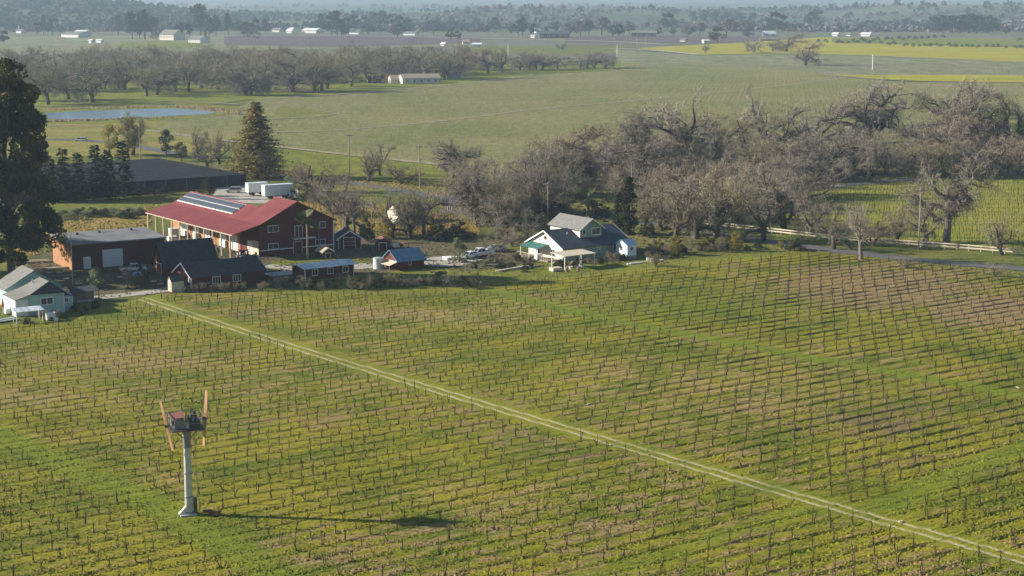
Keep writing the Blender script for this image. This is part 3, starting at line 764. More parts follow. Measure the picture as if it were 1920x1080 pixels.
# ================================================================ TREES
def bare_tree(seed, H=14.0, spread=0.55, trunk=0.22, limbs=6, tw=1.0, twist=0.5, upright=0.35):
    """wood (trunk and limbs) and crown (branchlets and twigs) of a leafless broad tree"""
    r = random.Random(seed)
    wood = MB(); fine = MB()
    def rv(s): return Vector((r.gauss(0, s), r.gauss(0, s), r.gauss(0, s)))
    def twigs(p, d, n, L):
        for _ in range(n):
            q = (d * 0.5 + rv(0.62) + Vector((0, 0, 0.12)))
            if q.length < 0.05: continue
            q.normalize()
            l = L * r.uniform(0.5, 1.3)
            w = q.cross(rv(1)); 
            if w.length < 1e-3: continue
            w = w.normalized() * (0.021 * tw)
            o = p + rv(0.15)
            e = o + q * l + rv(0.1)
            fine.tri(o - w, o + w, e)
            if r.random() < 0.6:
                q2 = (q + rv(0.7)).normalized(); o2 = o + q * l * 0.5
                fine.tri(o2 - w * 0.8, o2 + w * 0.8, o2 + q2 * l * 0.6)
    cz = H * (trunk + spread * 0.45)
    def grow(p, d, L, rad, lev):
        n = (4, 7, 5, 3)[lev]
        pts = [p.copy()]; rads = [rad]; dirs = [d.copy()]
        for i in range(n):
            out = p - Vector((0, 0, cz)); out = out.normalized() if out.length > 0.5 else Vector((0, 0, 1))
            kick = rv((0.10, 0.36, 0.42, 0.45)[lev] * twist / 0.55)
            d = (d + kick + Vector((0, 0, upright)) * (0.25, 0.22, 0.1, 0.1)[lev] + out * (0, 0.03, 0.10, 0.12)[lev]).normalized()
            p = p + d * (L / n)
            pts.append(p.copy()); rads.append(rad * (1 - (0.30, 0.66, 0.7, 0.7)[lev] * (i + 1) / n)); dirs.append(d.copy())
        (wood if lev < 3 else fine).tube(pts, rads, (7, 5, 4, 3)[lev], False)
        if lev == 0:
            for k in range(limbs):
                a = 6.283 * (k + r.uniform(-0.3, 0.3)) / limbs; el = r.uniform(0.45, 1.2)
                dd = Vector((math.cos(a) * math.cos(el), math.sin(a) * math.cos(el), math.sin(el)))
                grow(pts[r.choice((2, 3, 4, 4))] + rv(0.05), dd, H * spread * r.uniform(0.75, 1.15), rad * r.uniform(0.45, 0.65), 1)
        elif lev == 1:
            for k in range(r.randint(7, 9)):
                j = r.randint(2, n); dd = (dirs[j] + rv(0.75)).normalized()
                grow(pts[j], dd, L * r.uniform(0.28, 0.5), max(rads[j] * 0.62, 0.05), 2)
        elif lev == 2:
            for k in range(r.randint(4, 6)):
                j = r.randint(1, n); dd = (dirs[j] + rv(0.75)).normalized()
                grow(pts[j], dd, L * r.uniform(0.35, 0.6), max(rads[j] * 0.55, 0.022), 3)
            twigs(pts[-1], d, 4, 0.7)
        else:
            for j in range(1, n + 1):
                twigs(pts[j], dirs[j], 5, 0.78)
    grow(Vector((0, 0, -0.2)), Vector((r.uniform(-0.12, 0.12), r.uniform(-0.12, 0.12), 1)).normalized(), H * trunk, H * 0.034, 0)
    zmax = float(np.percentile([v[2] for v in fine.v], 98.5))
    k = H / zmax
    for b in (wood, fine):
        b.v = [(x * k, y * k, z * k) for x, y, z in b.v]
    return wood, fine

def bare_proto(seed, mw, mt, **kw):
    w, f = bare_tree(seed, **kw)
    return (mesh("trunk", w.v, w.f, mw, True), mesh("crown", f.v, f.f, mt), kw.get("H", 14.0))
OAKS = [bare_proto(1, m_bark, m_twig, spread=0.50, limbs=6, twist=0.62), bare_proto(2, m_bark, m_twig, spread=0.55, limbs=7, twist=0.6, trunk=0.18),
        bare_proto(3, m_bark, m_twig2, spread=0.5, limbs=6, twist=0.55, trunk=0.26), bare_proto(4, m_bark, m_twig, spread=0.6, limbs=6, twist=0.7, trunk=0.2),
        bare_proto(5, m_bark, m_twigred, spread=0.5, limbs=7, twist=0.6), bare_proto(6, m_bark, m_twig2, spread=0.52, limbs=6, twist=0.6, upright=0.6)]
BIGOAK = [bare_proto(11, m_palebark, m_twig, spread=0.40, limbs=9, twist=0.6, trunk=0.34, tw=0.9), bare_proto(12, m_bark, m_twig, spread=0.42, limbs=10, twist=0.65, trunk=0.32, tw=0.95)]
SMALL = [bare_proto(21, m_bark, m_twig, spread=0.45, limbs=5, twist=0.5, upright=0.7, tw=0.9), bare_proto(22, m_bark, m_twig2, spread=0.42, limbs=6, twist=0.45, upright=0.9, tw=0.9),
         bare_proto(23, m_palebark, m_twig, spread=0.42, limbs=5, twist=0.4, upright=1.0, trunk=0.3, tw=0.8), bare_proto(24, m_bark, m_twigred, spread=0.5, limbs=6, twist=0.5, trunk=0.08)]

def plant(proto, loc, H, label, cat="tree", group=None, name="bare_tree", sx=1.0, rz=None):
    tm, cm, h0 = proto
    o = thing(name, loc, rnd.uniform(0, 6.28) if rz is None else rz, label, cat, group)
    k = H / h0
    o.scale = (k * sx, k * sx, k)
    if tm: link("trunk", tm, o)
    link("crown", cm, o)
    return o
def plant_px(proto, xb, yb, yt, label, sx=1.0, **kw):
    b = G(xb, yb); b.z = kw.pop("z", 0.0)
    return plant(proto, b, HT(xb, yb, yt), label, sx=sx, **kw)

def leafy(seed, H, prof, n_clump, per, leaf, mw, ml, trunk_r=0.03, clump=0.14, trunk_to=0.7, flat=1.0):
    """evergreen: clumps of leaf-sized faces on limbs; prof(t) gives the crown radius at height t of H"""
    r = random.Random(seed); np_r = np.random.RandomState(seed)
    wood = MB()
    pts = [(0, 0, -0.2)]
    for i in range(1, 6):
        pts.append((r.uniform(-0.02, 0.02) * H * i / 5, r.uniform(-0.02, 0.02) * H * i / 5, H * trunk_to * i / 5))
    wood.tube(pts, [H * trunk_r * (1 - 0.75 * i / 5) for i in range(6)], 6, False)
    C = []; 
    for i in range(n_clump):
        t = r.uniform(0, 1) ** 0.9
        t = prof[0][0] + t * (prof[-1][0] - prof[0][0])
        rad = float(np.interp(t, [p[0] for p in prof], [p[1] for p in prof])) * H
        a = r.uniform(0, 6.28); q = rad * math.sqrt(r.uniform(0.15, 1.0))
        c = Vector((q * math.cos(a), q * math.sin(a), t * H)); C.append(c)
        if i % 2 == 0:
            b = Vector((0, 0, max(0.15, t - 0.18) * H * 0.9))
            wood.tube([b, (b + c) / 2 + Vector((0, 0, -0.02 * H)), c], [H * trunk_r * 0.3, H * trunk_r * 0.2, H * trunk_r * 0.06], 4, False)
    C = np.array([tuple(c) for c in C])
    cs = np_r.uniform(0.6, 1.25, n_clump) * clump * H
    n = n_clump * per
    ci = np.repeat(np.arange(n_clump), per)
    d = np_r.normal(0, 1, (n, 3)); d /= np.linalg.norm(d, axis=1)[:, None]
    rad = cs[ci] * np_r.uniform(0.35, 1, n) ** 0.5
    ctr = C[ci] + d * rad[:, None] * np.array([1, 1, 0.75 * flat])
    ctr[:, 2] = np.maximum(ctr[:, 2], 0.1)
    a = np_r.normal(0, 1, (n, 3)) + d * 0.2; a /= np.linalg.norm(a, axis=1)[:, None]
    b = np.cross(a, np_r.normal(0, 1, (n, 3))); b /= np.linalg.norm(b, axis=1)[:, None]
    s = leaf * np_r.uniform(0.6, 1.4, n)[:, None]
    Vv = np.stack([ctr - a * s, ctr + b * s * 0.5, ctr + a * s, ctr - b * s * 0.5], 1).reshape(-1, 3)
    Fv = np.arange(n * 4).reshape(-1, 4)
    return (mesh("trunk", wood.v, wood.f, mw, True), np_mesh("crown", Vv, Fv, ml), H)

def conifer(seed, H, rmax, whorls, per, mw, ml, leaf=0.5, droop=0.25, gaps=0.0):
    r = random.Random(seed); wood = MB(); fol = MB()
    wood.tube([(0, 0, -0.2), (0, 0, H * 0.5), (0, 0, H * 0.98)], [H * 0.022, H * 0.014, H * 0.002], 7, False)
    for w in range(whorls):
        t = 0.07 + 0.92 * w / whorls
        rad = rmax * (1 - t) ** 0.75 * (0.75 + 0.45 * r.random()) + 0.15
        for k in range(per):
            if r.random() < gaps: continue
            a = 6.283 * (k + r.random()) / per; l = rad * r.uniform(0.65, 1.12)
            ca, sa = math.cos(a), math.sin(a); z = t * H + r.uniform(-0.3, 0.3)
            wood.tri((0, 0, z + 0.04), (0, 0, z - 0.04), (ca * l, sa * l, z - droop * l))
            m_ = max(3, int(l / (leaf * 0.32)))
            for i in range(m_):
                q = (i + r.random()) / m_; q = 0.12 + 0.88 * q
                p = Vector((ca * l * q, sa * l * q, z - droop * l * q * q)) + Vector((r.gauss(0, 0.13), r.gauss(0, 0.13), r.gauss(0, 0.13)))
                s = leaf * (1.15 - 0.55 * q) * r.uniform(0.6, 1.3)
                side = Vector((-sa, ca, 0)) * r.choice((-1, 1)) + Vector((ca, sa, 0)) * r.uniform(0.1, 0.9) + Vector((0, 0, r.uniform(-0.7, 0.25)))
                side.normalize(); b = side.cross(Vector((r.gauss(0, 1), r.gauss(0, 1), r.gauss(0, 1)))).normalized()
                fol.quad(p, p + side * s * 0.5 + b * s * 0.3, p + side * s, p + side * s * 0.5 - b * s * 0.3)
    return (mesh("trunk", wood.v, wood.f, mw), mesh("crown", fol.v, fol.f, ml), H)

ROUND = [(0.25, 0.15), (0.4, 0.3), (0.6, 0.36), (0.8, 0.28), (0.97, 0.08)]
TALL = [(0.3, 0.10), (0.45, 0.18), (0.65, 0.2), (0.85, 0.15), (0.98, 0.05)]
BUSH = [(0.05, 0.35), (0.3, 0.5), (0.6, 0.42), (0.9, 0.15)]
COLUMN = [(0.02, 0.10), (0.3, 0.13), (0.6, 0.115), (0.85, 0.07), (1.0, 0.01)]
EUC = leafy(31, 30, [(0.05, 0.16), (0.2, 0.26), (0.45, 0.27), (0.6, 0.24), (0.72, 0.15), (0.85, 0.12), (0.97, 0.06)], 95, 300, 0.32, m_palebark, m_euc, 0.022, 0.072, 0.92)
BROAD = [leafy(41 + i, 9, ROUND, 26, 110, 0.22, m_bark, (m_darkleaf, m_olive, m_yellowleaf, m_darkleaf)[i], 0.03, 0.15) for i in range(4)]
SHRUB = [leafy(51 + i, 2.2, BUSH, 16, 90, 0.09, m_bark, (m_darkleaf, m_olive, m_yellowleaf)[i], 0.03, 0.2) for i in range(3)]
BUSHES = [leafy(55 + i, 5, BUSH, 26, 120, 0.15, m_bark, (m_darkleaf, m_olive, m_yellowleaf, m_darkleaf)[i], 0.03, 0.17) for i in range(4)]
CYPRESS = leafy(61, 12, COLUMN, 130, 80, 0.15, m_bark, m_darkleaf, 0.025, 0.05, 0.9)
CON = [conifer(71 + i, 13, 2.3, 24, 8, m_bark, m_conifer, 0.75, 0.3, 0.1) for i in range(3)]
REDW = conifer(75, 21, 9.2, 36, 15, m_bark, m_redwoodleaf, 0.95, 0.12, 0.06)
FARB = [leafy(81 + i, 14, p, 18, 42, 0.75, m_bark, m, 0.025, 0.15) for i, (p, m) in enumerate(((ROUND, m_farleaf), (TALL, m_farleaf), (ROUND, m_fartwig), (BUSH, m_fartwig), ([(0.12, 0.2), (0.4, 0.3), (0.7, 0.3), (0.95, 0.1)], m_farleaf)))]
FARC = conifer(86, 16, 2.6, 16, 7, m_bark, m_conifer, 1.3, 0.3)

def palm(label, xb, yb, yt, n=26, L=2.0, tr_=0.3):
    b = G(xb, yb); H = HT(xb, yb, yt)
    o = thing("palm_tree", b, rnd.uniform(0, 6), label, "palm tree")
    hub = max(0.6, H - 0.5 * L)
    MB().tube([(0, 0, -0.1), (0.05, 0, hub * 0.5), (0, 0, hub - 0.3), (0, 0, hub + 0.1)], [tr_ * 1.15, tr_ * 0.85, tr_, tr_ * 1.3], 8).build("trunk", m_palmtrunk, o, True)
    f = MB()
    def arc(t): return Vector((L * t, 0, 0.30 * L * t - 0.62 * L * t * t))
    for i in range(16):
        t0 = 0.18 + 0.80 * i / 16; p0 = arc(t0); p1 = arc(t0 + 0.07); w = L * 0.34 * math.sin(math.pi * (0.15 + 0.8 * t0)) + 0.12
        for s_ in (-1, 1):
            e = p0 + Vector((w * 0.75, s_ * w, -w * 0.25 + 0.05 * (i % 3)))
            f.quad(p0, p1, e + Vector((0.08, 0, 0)), e)
    for k in range(6):
        a_, c = arc(k / 6), arc((k + 1) / 6)
        f.quad(a_ + Vector((0, -0.05, 0)), a_ + Vector((0, 0.05, 0)), c + Vector((0, 0.03, 0)), c + Vector((0, -0.03, 0)))
    me = mesh("frond", f.v, f.f, m_palm)
    for k in range(n):
        q = link("frond", me, o); q.location = (0, 0, hub)
        q.rotation_euler = (rnd.uniform(-0.3, 0.3), -R(-45 + 110 * ((k * 0.382) % 1.0)), 6.283 * k * 0.618)
    return o
# ================================================================ BUILDINGS
FACE = {'f': 0.0, 'l': -math.pi / 2, 'r': math.pi / 2, 'b': math.pi}
def window(parent, x, y, z, w, h, face='f', split=1, m=None, t=0.10):
    b = MB(); d = 0.07
    b.box(0, w, -d, 0.0, 0, t); b.box(0, w, -d, 0.0, h - t, h)
    b.box(0, t, -d, 0.0, t, h - t); b.box(w - t, w, -d, 0.0, t, h - t)
    for i in range(split):
        c = w * (i + 1) / (split + 1); b.box(c - t * 0.35, c + t * 0.35, -d * 0.9, 0.0, t, h - t)
    o = b.build("window", m or m_white, parent)
    o.location = (x, y, z); o.rotation_euler = (0, 0, FACE[face])
    MB().box(t * 0.9, w - t * 0.9, -0.03, -0.004, t * 0.9, h - t * 0.9).build("pane", m_glass, o)
    return o
def door(parent, x, y, z, w, h, face='f', m=None, mf=None, panels=0, name="door"):
    b = MB(); t = 0.12
    b.box(-t, 0, -0.06, 0, 0, h + t); b.box(w, w + t, -0.06, 0, 0, h + t); b.box(0, w, -0.06, 0, h, h + t)
    fr = b.build("door_frame", mf or m_white, parent); fr.location = (x, y, z); fr.rotation_euler = (0, 0, FACE[face])
    o = MB().box(0, w, -0.035, -0.005, 0, h).build(name, m or m_white, fr)
    if panels:
        b = MB()
        for i in range(1, panels): b.box(0.02, w - 0.02, -0.05, -0.036, h * i / panels - 0.02, h * i / panels + 0.02)
        b.build("panel_rib", mf or m_white, fr)
    else:
        MB().box(w * 0.84, w * 0.9, -0.10, -0.036, h * 0.46, h * 0.5).build("handle", m_darksteel, fr)
    return fr
def walls_x(parent, x0, x1, y0, y1, ez, rz, m, name="wall", ez2=None):
    """ridge along x"""
    ez2 = ez if ez2 is None else ez2
    ym = (y0 + y1) / 2
    return MB().extrude([(x0, y0, -0.05), (x0, y0, ez), (x0, ym, rz), (x0, y1, ez2), (x0, y1, -0.05)], (x1 - x0, 0, 0)).build(name, m, parent)
def roof_x(parent, x0, x1, y0, y1, ez, rz, m, over=0.4, t=0.12, name="roof", trim=None):
    ym = (y0 + y1) / 2; k = (rz - ez) / (ym - y0); a, b = x0 - over, x1 + over
    r = MB()
    r.slab((a, y0 - over, ez - k * over + 0.02), (b, y0 - over, ez - k * over + 0.02), (b, ym, rz + 0.02), (a, ym, rz + 0.02), t)
    r.slab((b, y1 + over, ez - k * over + 0.02), (a, y1 + over, ez - k * over + 0.02), (a, ym, rz + 0.021), (b, ym, rz + 0.021), t)
    o = r.build(name, m, parent)
    if trim:
        for x in (a, b):
            q = MB(); s_ = -0.09 if x == a else 0.01
            for sg, ya in ((0, y0 - over), (1, y1 + over)):
                p0 = Vector((x + s_, ya, ez - k * over - 0.10)); p1 = Vector((x + s_, ym, rz - 0.10))
                q.extrude([p0, p1, p1 + Vector((0, 0, 0.30)), p0 + Vector((0, 0, 0.30))], (0.08, 0, 0))
            q.build("bargeboard", trim, o)
    return o
def walls_y(parent, x0, x1, y0, y1, ez, rz, m, name="wall"):
    xm = (x0 + x1) / 2
    return MB().extrude([(x0, y0, -0.05), (x1, y0, -0.05), (x1, y0, ez), (xm, y0, rz), (x0, y0, ez)], (0, y1 - y0, 0)).build(name, m, parent)
def roof_y(parent, x0, x1, y0, y1, ez, rz, m, over=0.4, t=0.12, name="roof", trim=None):
    xm = (x0 + x1) / 2; k = (rz - ez) / (xm - x0); a, b = y0 - over, y1 + over
    r = MB()
    r.slab((x0 - over, b, ez - k * over + 0.02), (x0 - over, a, ez - k * over + 0.02), (xm, a, rz + 0.02), (xm, b, rz + 0.02), t)
    r.slab((x1 + over, a, ez - k * over + 0.02), (x1 + over, b, ez - k * over + 0.02), (xm, b, rz + 0.021), (xm, a, rz + 0.021), t)
    o = r.build(name, m, parent)
    if trim:
        for y in (a,):
            q = MB()
            for xa in (x0 - over, x1 + over):
                p0 = Vector((xa, y - 0.09, ez - k * over - 0.10)); p1 = Vector((xm, y - 0.09, rz - 0.10))
                q.extrude([p0, p1, p1 + Vector((0, 0, 0.30)), p0 + Vector((0, 0, 0.30))], (0, 0.08, 0))
            q.build("bargeboard", trim, o)
    return o
def posts(parent, spots, h, w=0.18, m=None, name="post"):
    me = MB().box(-w / 2, w / 2, -w / 2, w / 2, 0, 1)
    me = mesh(name, me.v, me.f, m or m_wood)
    for s in spots:
        o = link(name, me, parent); o.location = (s[0], s[1], 0); o.scale = (1, 1, s[2] if len(s) > 2 else h)

# ---------------- the big red barn
B = thing("red_barn", G(486, 482), AZ, "big dark red winery barn with red metal roof and solar panels", "barn")
k_ = (11.4 - 6.9) / 9.2
walls_y(B, 0, 18.4, 0, 9.3, 6.9, 11.4, m_redwood, "front_wall")
walls_y(B, 0.03, 10.4, 9.32, 46, 6.9, 6.9 + 5.2 * k_, m_sunlitwall, "rear_wall")  # side under the lean-to, its sunlit orange painted in
rf = MB()
zr = lambda x: 6.9 + x * k_
rf.slab((-0.02, 9.9, zr(0)), (-0.02, -0.6, zr(0)), (9.2, -0.6, zr(9.2)), (9.2, 9.9, zr(9.2)), 0.14)
rf.slab((19.0, -0.6, zr(-0.6)), (19.0, 9.9, zr(-0.6)), (9.2, 9.9, zr(9.2)), (9.2, -0.6, zr(9.2)), 0.14)
RO = rf.build("roof", m_redroof, B)
rr_ = MB()
rr_.slab((-0.02, 46.5, zr(0)), (-0.02, 9.92, zr(0)), (5.2, 9.92, zr(5.2)), (5.2, 46.5, zr(5.2)), 0.14)
rr_.slab((10.9, 9.92, zr(-0.5)), (10.9, 46.5, zr(-0.5)), (5.2, 46.5, zr(5.2)), (5.2, 9.92, zr(5.2)), 0.14)
RR = rr_.build("rear_roof", m_redroof, B)
lt = MB().slab((-6.5, 46.5, 5.35), (-6.5, -0.6, 5.35), (-0.03, -0.6, 7.0), (-0.03, 46.5, 7.0), 0.12).build("lean_to_roof", m_redroof, B)
MB().box(-6.58, -6.46, -0.6, 46.5, 5.18, 5.42).build("fascia", m_tanroof, B)
MB().box(5.05, 5.35, 9.95, 46.5, zr(5.2) + 0.10, zr(5.2) + 0.24).build("ridge_cap", m_redroof, RR)
MB().box(9.05, 9.35, -0.62, 9.9, zr(9.2) + 0.10, zr(9.2) + 0.24).build("ridge_cap", m_redroof, RO)
fb = MB()
for xa in (-0.02, 18.98):
    p0 = Vector((xa, -0.70, zr(0 if xa < 1 else -0.6) - 0.12)); p1 = Vector((9.2, -0.70, zr(9.2) - 0.12))
    fb.extrude([p0, p1, p1 + Vector((0, 0, 0.3)), p0 + Vector((0, 0, 0.3))], (0, 0.08, 0))
fb.build("bargeboard", m_redwood, RO)
# 58 solar panels in two rows
pm = MB(); pm.box(0, 0.97, 0, 1.62, 0.0, 0.04); pm = mesh("solar_panel", pm.v, pm.f, m_solar)
pf = MB()
for a in ((0, 0.97, 0, 0.06), (0, 0.97, 1.56, 1.62), (0, 0.055, 0.06, 1.56), (0.915, 0.97, 0.06, 1.56)): pf.box(*a, 0.0401, 0.052)
pf = mesh("panel_frame", pf.v, pf.f, m_steel)
sl = math.atan(k_)
for row in range(2):
    for i in range(29):
        q = link("solar_panel", pm, RR)
        s0 = 5.55 - 0.35 - (row + 1) * 1.62 - row * 0.28
        q.location = (s0 * math.cos(sl), 45.6 - i * 1.03, zr(s0 * math.cos(sl)) + 0.28)
        q.rotation_euler = (Matrix.Rotation(-sl, 4, 'Y') @ Matrix.Rotation(-math.pi / 2, 4, 'Z') @ Matrix.Identity(4)).to_euler()
        link("panel_frame", pf, q)
for s0 in (5.55 - 0.35 + 0.05, 5.55 - 0.35 - 1.62 - 0.14, 5.55 - 0.35 - 3.24 - 0.28 - 0.16):
    x_ = s0 * math.cos(sl); MB().box(x_ - 0.07, x_ + 0.07, 15.6, 45.8, zr(x_) + 0.12, zr(x_) + 0.3).build("mounting_rail", m_white, RR)
posts(B, [(-6.3, y) for y in (1.0, 5.4, 9.8, 14.2, 18.6, 23, 27.4, 31.8, 36.6, 41, 45.6)], 5.3, 0.24, m_beige)
window(B, 2.2, -0.003, 1.45, 2.5, 1.3, split=1); window(B, 2.2, -0.003, 5.15, 2.6, 1.5, split=1)
window(B, 13.8, -0.003, 1.35, 2.5, 1.35, split=1); window(B, 14.9, -0.003, 5.1, 1.5, 1.5, split=0)
door(B, 8.4, -0.003, 0, 2.0, 2.6, m=m_redwood)
door(B, 8.8, -0.003, 3.6, 0.8, 2.5, m=m_glass); door(B, 9.75, -0.003, 3.6, 0.8, 2.5, m=m_glass)
bal = MB().box(8.0, 13.2, -1.5, -0.01, 3.3, 3.5).build("balcony", m_white, B)
rb_ = MB().box(8.0, 13.2, -1.5, -1.44, 4.35, 4.45)
for i in range(14): rb_.box(8.02 + i * 0.395, 8.06 + i * 0.395, -1.49, -1.45, 3.5, 4.35)
rb_.build("railing", m_redwood, bal)
pr = MB(); pr.slab((8.2, 0, 6.6), (8.2, -1.7, 6.6), (11.1, -1.7, 8.0), (11.1, 0, 8.0), 0.1); pr.slab((14.0, -1.7, 6.6), (14.0, 0, 6.6), (11.1, 0, 8.0), (11.1, -1.7, 8.0), 0.1)
pr.build("porch_roof", m_redroof, B)
posts(B, [(8.2, -1.4), (13.9, -1.4)], 6.55, 0.16, m_wood)
MB().box(0.0, 8.2, -0.05, -0.004, 1.22, 1.42).build("trim_board", m_white, B); MB().box(10.7, 18.4, -0.05, -0.004, 1.15, 1.35).build("trim_board", m_white, B)
MB().box(-0.06, 0.12, -0.06, -0.004, 0, 6.8).build("corner_board", m_redwood, B)
MB().box(18.3, 18.46, -0.06, 0.1, 0, 6.6).build("corner_board", m_white, B)
for y, w in ((10.5, 3.2), (16.5, 3.4), (25, 3.2), (31, 3.0), (38, 3.2)):
    door(B, 0.02 if y > 9.3 else -0.004, y + w, 0, w, 3.4, 'l', m_white, m_beige, 4, "roller_door")
door(B, -0.004, 5.5, 0, 2.4, 3.0, 'l', m_white, m_beige, 4, "roller_door")
MB().box(-0.05, 0.0, 0.1, 2.8, 0, 3.4).build("side_panel", m_beige, B)

# ---------------- flat-roofed warehouse
A2 = R(33)
B = thing("warehouse", G(136, 507), A2, "long low brown warehouse with a flat grey roof and pale roller door", "warehouse")
MB().box(0.06, 20.2, 0, 12.5, -0.05, 5.2).build("wall", m_brownwall, B)
MB().box(0, 0.05, 0, 12.5, -0.05, 5.2).build("end_wall", m_sunlitwall, B)  # warehouse end with the sun's orange painted into its colour
MB().extrude([(-0.3, -0.4, 5.22), (-0.3, 13.0, 5.85), (-0.3, 13.0, 6.08), (-0.3, -0.4, 5.45)], (20.8, 0, 0)).build("roof", m_flatroof, B)
MB().extrude([(0.02, 0.05, 5.18), (0.02, 12.45, 5.18), (0.02, 12.45, 5.8)], (20.1, 0, 0)).build("parapet", m_brownwall, B)
for x, y in ((4.5, 9.8), (9.5, 10.2), (16.5, 10.0)): MB().cyl(x, y, 5.5, 6.4, 0.28, 0.28, 8).build("roof_vent", m_darksteel, B)
door(B, 2.5, -0.003, 0, 1.3, 2.5, m=m_door_grey); door(B, 6.6, -0.003, 0.1, 4.1, 3.5, m=m_door_grey, panels=5, name="roller_door")
# ---------------- steep dark barn
B = thing("steep_barn", G(311, 519), AZ, "steep dark roofed old red barn between the warehouse and long cottage", "barn")
walls_x(B, 0, 11.2, 0, 6.4, 2.3, 6.6, m_redwood); roof_x(B, 0, 11.2, 0, 6.4, 2.3, 6.6, m_darkroof, 0.5)
door(B, -0.003, 4.4, 0, 2.2, 2.3, 'l', m_redwood)
# ---------------- long red cottage
B = thing("long_cottage", G(359, 546), AZ, "long red cottage with dark shingle roof and white gable boards", "cottage")
walls_x(B, 0, 15.6, 0, 7.8, 2.75, 4.9, m_redwood); roof_x(B, 0, 15.6, 0, 7.8, 2.75, 4.9, m_darkroof, 0.35, trim=m_white)
window(B, 4.4, -0.003, 0.95, 1.75, 1.45, split=2); window(B, 8.7, -0.003, 0.95, 1.75, 1.45, split=2)
MB().box(-0.05, 0.13, -0.05, 0.13, 0, 2.7).build("corner_board", m_white, B)
MB().cyl(-0.5, -0.25, 1.7, 2.6, 0.22, 0.22, 8).build("meter_box", m_steel, B)
window(B, -0.003, 5.0, 1.0, 1.1, 1.2, 'l')
# pale little shed at its end
B = thing("tool_shed", G(322, 548.5), AZ, "tiny weathered shed with a pale lit end beside the long cottage", "shed")
walls_x(B, 0, 2.6, 0, 1.7, 2.1, 3.0, m_beige); roof_x(B, 0, 2.6, 0, 1.7, 2.1, 3.0, m_darkroof, 0.12)
door(B, -0.003, 1.2, 0, 0.7, 1.8, 'l', m_beige, m_beige)
# ---------------- low red bunkhouse with tin roof
B = thing("bunkhouse", G(572, 527), R(36), "low red outbuilding with streaky pale tin roof and three windows", "outbuilding")
MB().box(0, 11.2, 0, 5.2, -0.05, 2.45).build("wall", m_redwood, B)
MB().extrude([(-0.6, -0.7, 2.40), (-0.6, 2.6, 2.95), (-0.6, 5.9, 2.47), (-0.6, 5.9, 2.59), (-0.6, 2.6, 3.07), (-0.6, -0.7, 2.52)], (12.4, 0, 0)).build("roof", m_whiteroof, B)
for x in (1.6, 5.1, 8.6): window(B, x, -0.003, 0.85, 1.35, 1.3, split=1)
MB().box(-0.05, 0.12, -0.05, 0.1, 0, 2.4).build("corner_board", m_white, B); MB().box(11.1, 11.25, -0.05, 0.1, 0, 2.4).build("corner_board", m_white, B)
# ---------------- red shed with blue roof, tank beside it
B = thing("blue_roofed_shed", G(746, 508), AZ, "small red shed with blue grey metal roof beside the round tank", "shed")
walls_x(B, 0, 6.4, 0, 5.6, 2.05, 3.95, m_redwood); roof_x(B, 0, 6.4, 0, 5.6, 2.05, 3.95, m_blueroof, 0.4)
window(B, 2.6, -0.003, 0.9, 0.7, 0.9, split=0, m=m_beige)
MB().slab((-2.1, 4.2, 1.25), (-2.1, -0.2, 1.25), (-0.01, -0.2, 1.9), (-0.01, 4.2, 1.9), 0.06).build("awning", m_beige, B)
posts(B, [(-2.0, 0), (-2.0, 4.0)], 1.25, 0.1, m_wood)
T = thing("water_tank", G(710, 504), 0, "round pale grey water tank beside the blue roofed shed", "tank")
MB().tube([(0, 0, 0), (0, 0, 0.15), (0, 0, 2.15), (0, 0, 2.3)], [1.2, 1.15, 1.15, 1.2], 20).build("shell", m_door_grey, T, True)
MB().tube([(0, 0, 2.3), (0, 0, 2.55)], [1.22, 0.1], 20).build("lid", m_steel, T)
for z in (0.6, 1.2, 1.8): MB().tube([(0, 0, z), (0, 0, z + 0.05)], [1.18, 1.18], 20).build("hoop", m_steel, T)
# ---------------- dark garage with white trim
B = thing("garage", G(634.5, 467.5), R(14), "dark gabled garage outlined in white trim right of the barn", "garage")
walls_y(B, 0, 5.2, 0, 6.5, 2.4, 4.1, m_redwood); roof_y(B, 0, 5.2, 0, 6.5, 2.4, 4.1, m_darkroof, 0.45, trim=m_white)
door(B, 1.25, -0.003, 0, 2.5, 2.55, m=m_redwood, panels=3, name="garage_door")
for x in (0.0, 5.06): MB().box(x, x + 0.14, -0.05, -0.004, 0, 2.3).build("corner_board", m_white, B)
# ---------------- small tan-roofed shed, and a low shed behind
B = thing("garden_shed", G(605, 486), AZ, "little red shed with a tan roof behind the tin roofed outbuilding", "shed")
walls_y(B, 0, 2.7, 0, 3.2, 1.5, 2.3, m_redwood); roof_y(B, 0, 2.7, 0, 3.2, 1.5, 2.3, m_tanroof, 0.2, trim=m_white)
door(B, 0.8, -0.003, 0, 1.1, 1.2, m=m_redwood)
B = thing("low_shed", G(707, 469), R(10), "low dark shed with rusty sheets on its roof", "shed")
walls_y(B, 0, 3.0, 0, 4.0, 1.8, 2.6, m_redwood); roof_y(B, 0, 3.0, 0, 4.0, 1.8, 2.6, m_rust, 0.3)
door(B, 0.5, -0.003, 0, 1.6, 1.6, m=m_redwood)
for i, (x, y, z, a) in enumerate(((3.8, 1.0, 0, 0.3), (4.6, 2.5, 0, -0.5))):
    q = MB().slab((0, 0, 0.3), (1.6, 0, 0.3), (1.6, 1.2, 1.2), (0, 1.2, 1.2), 0.05).build("roof_sheet", m_rust if i else m_beige, B); q.location = (x, y, z); q.rotation_euler = (0, 0, a)

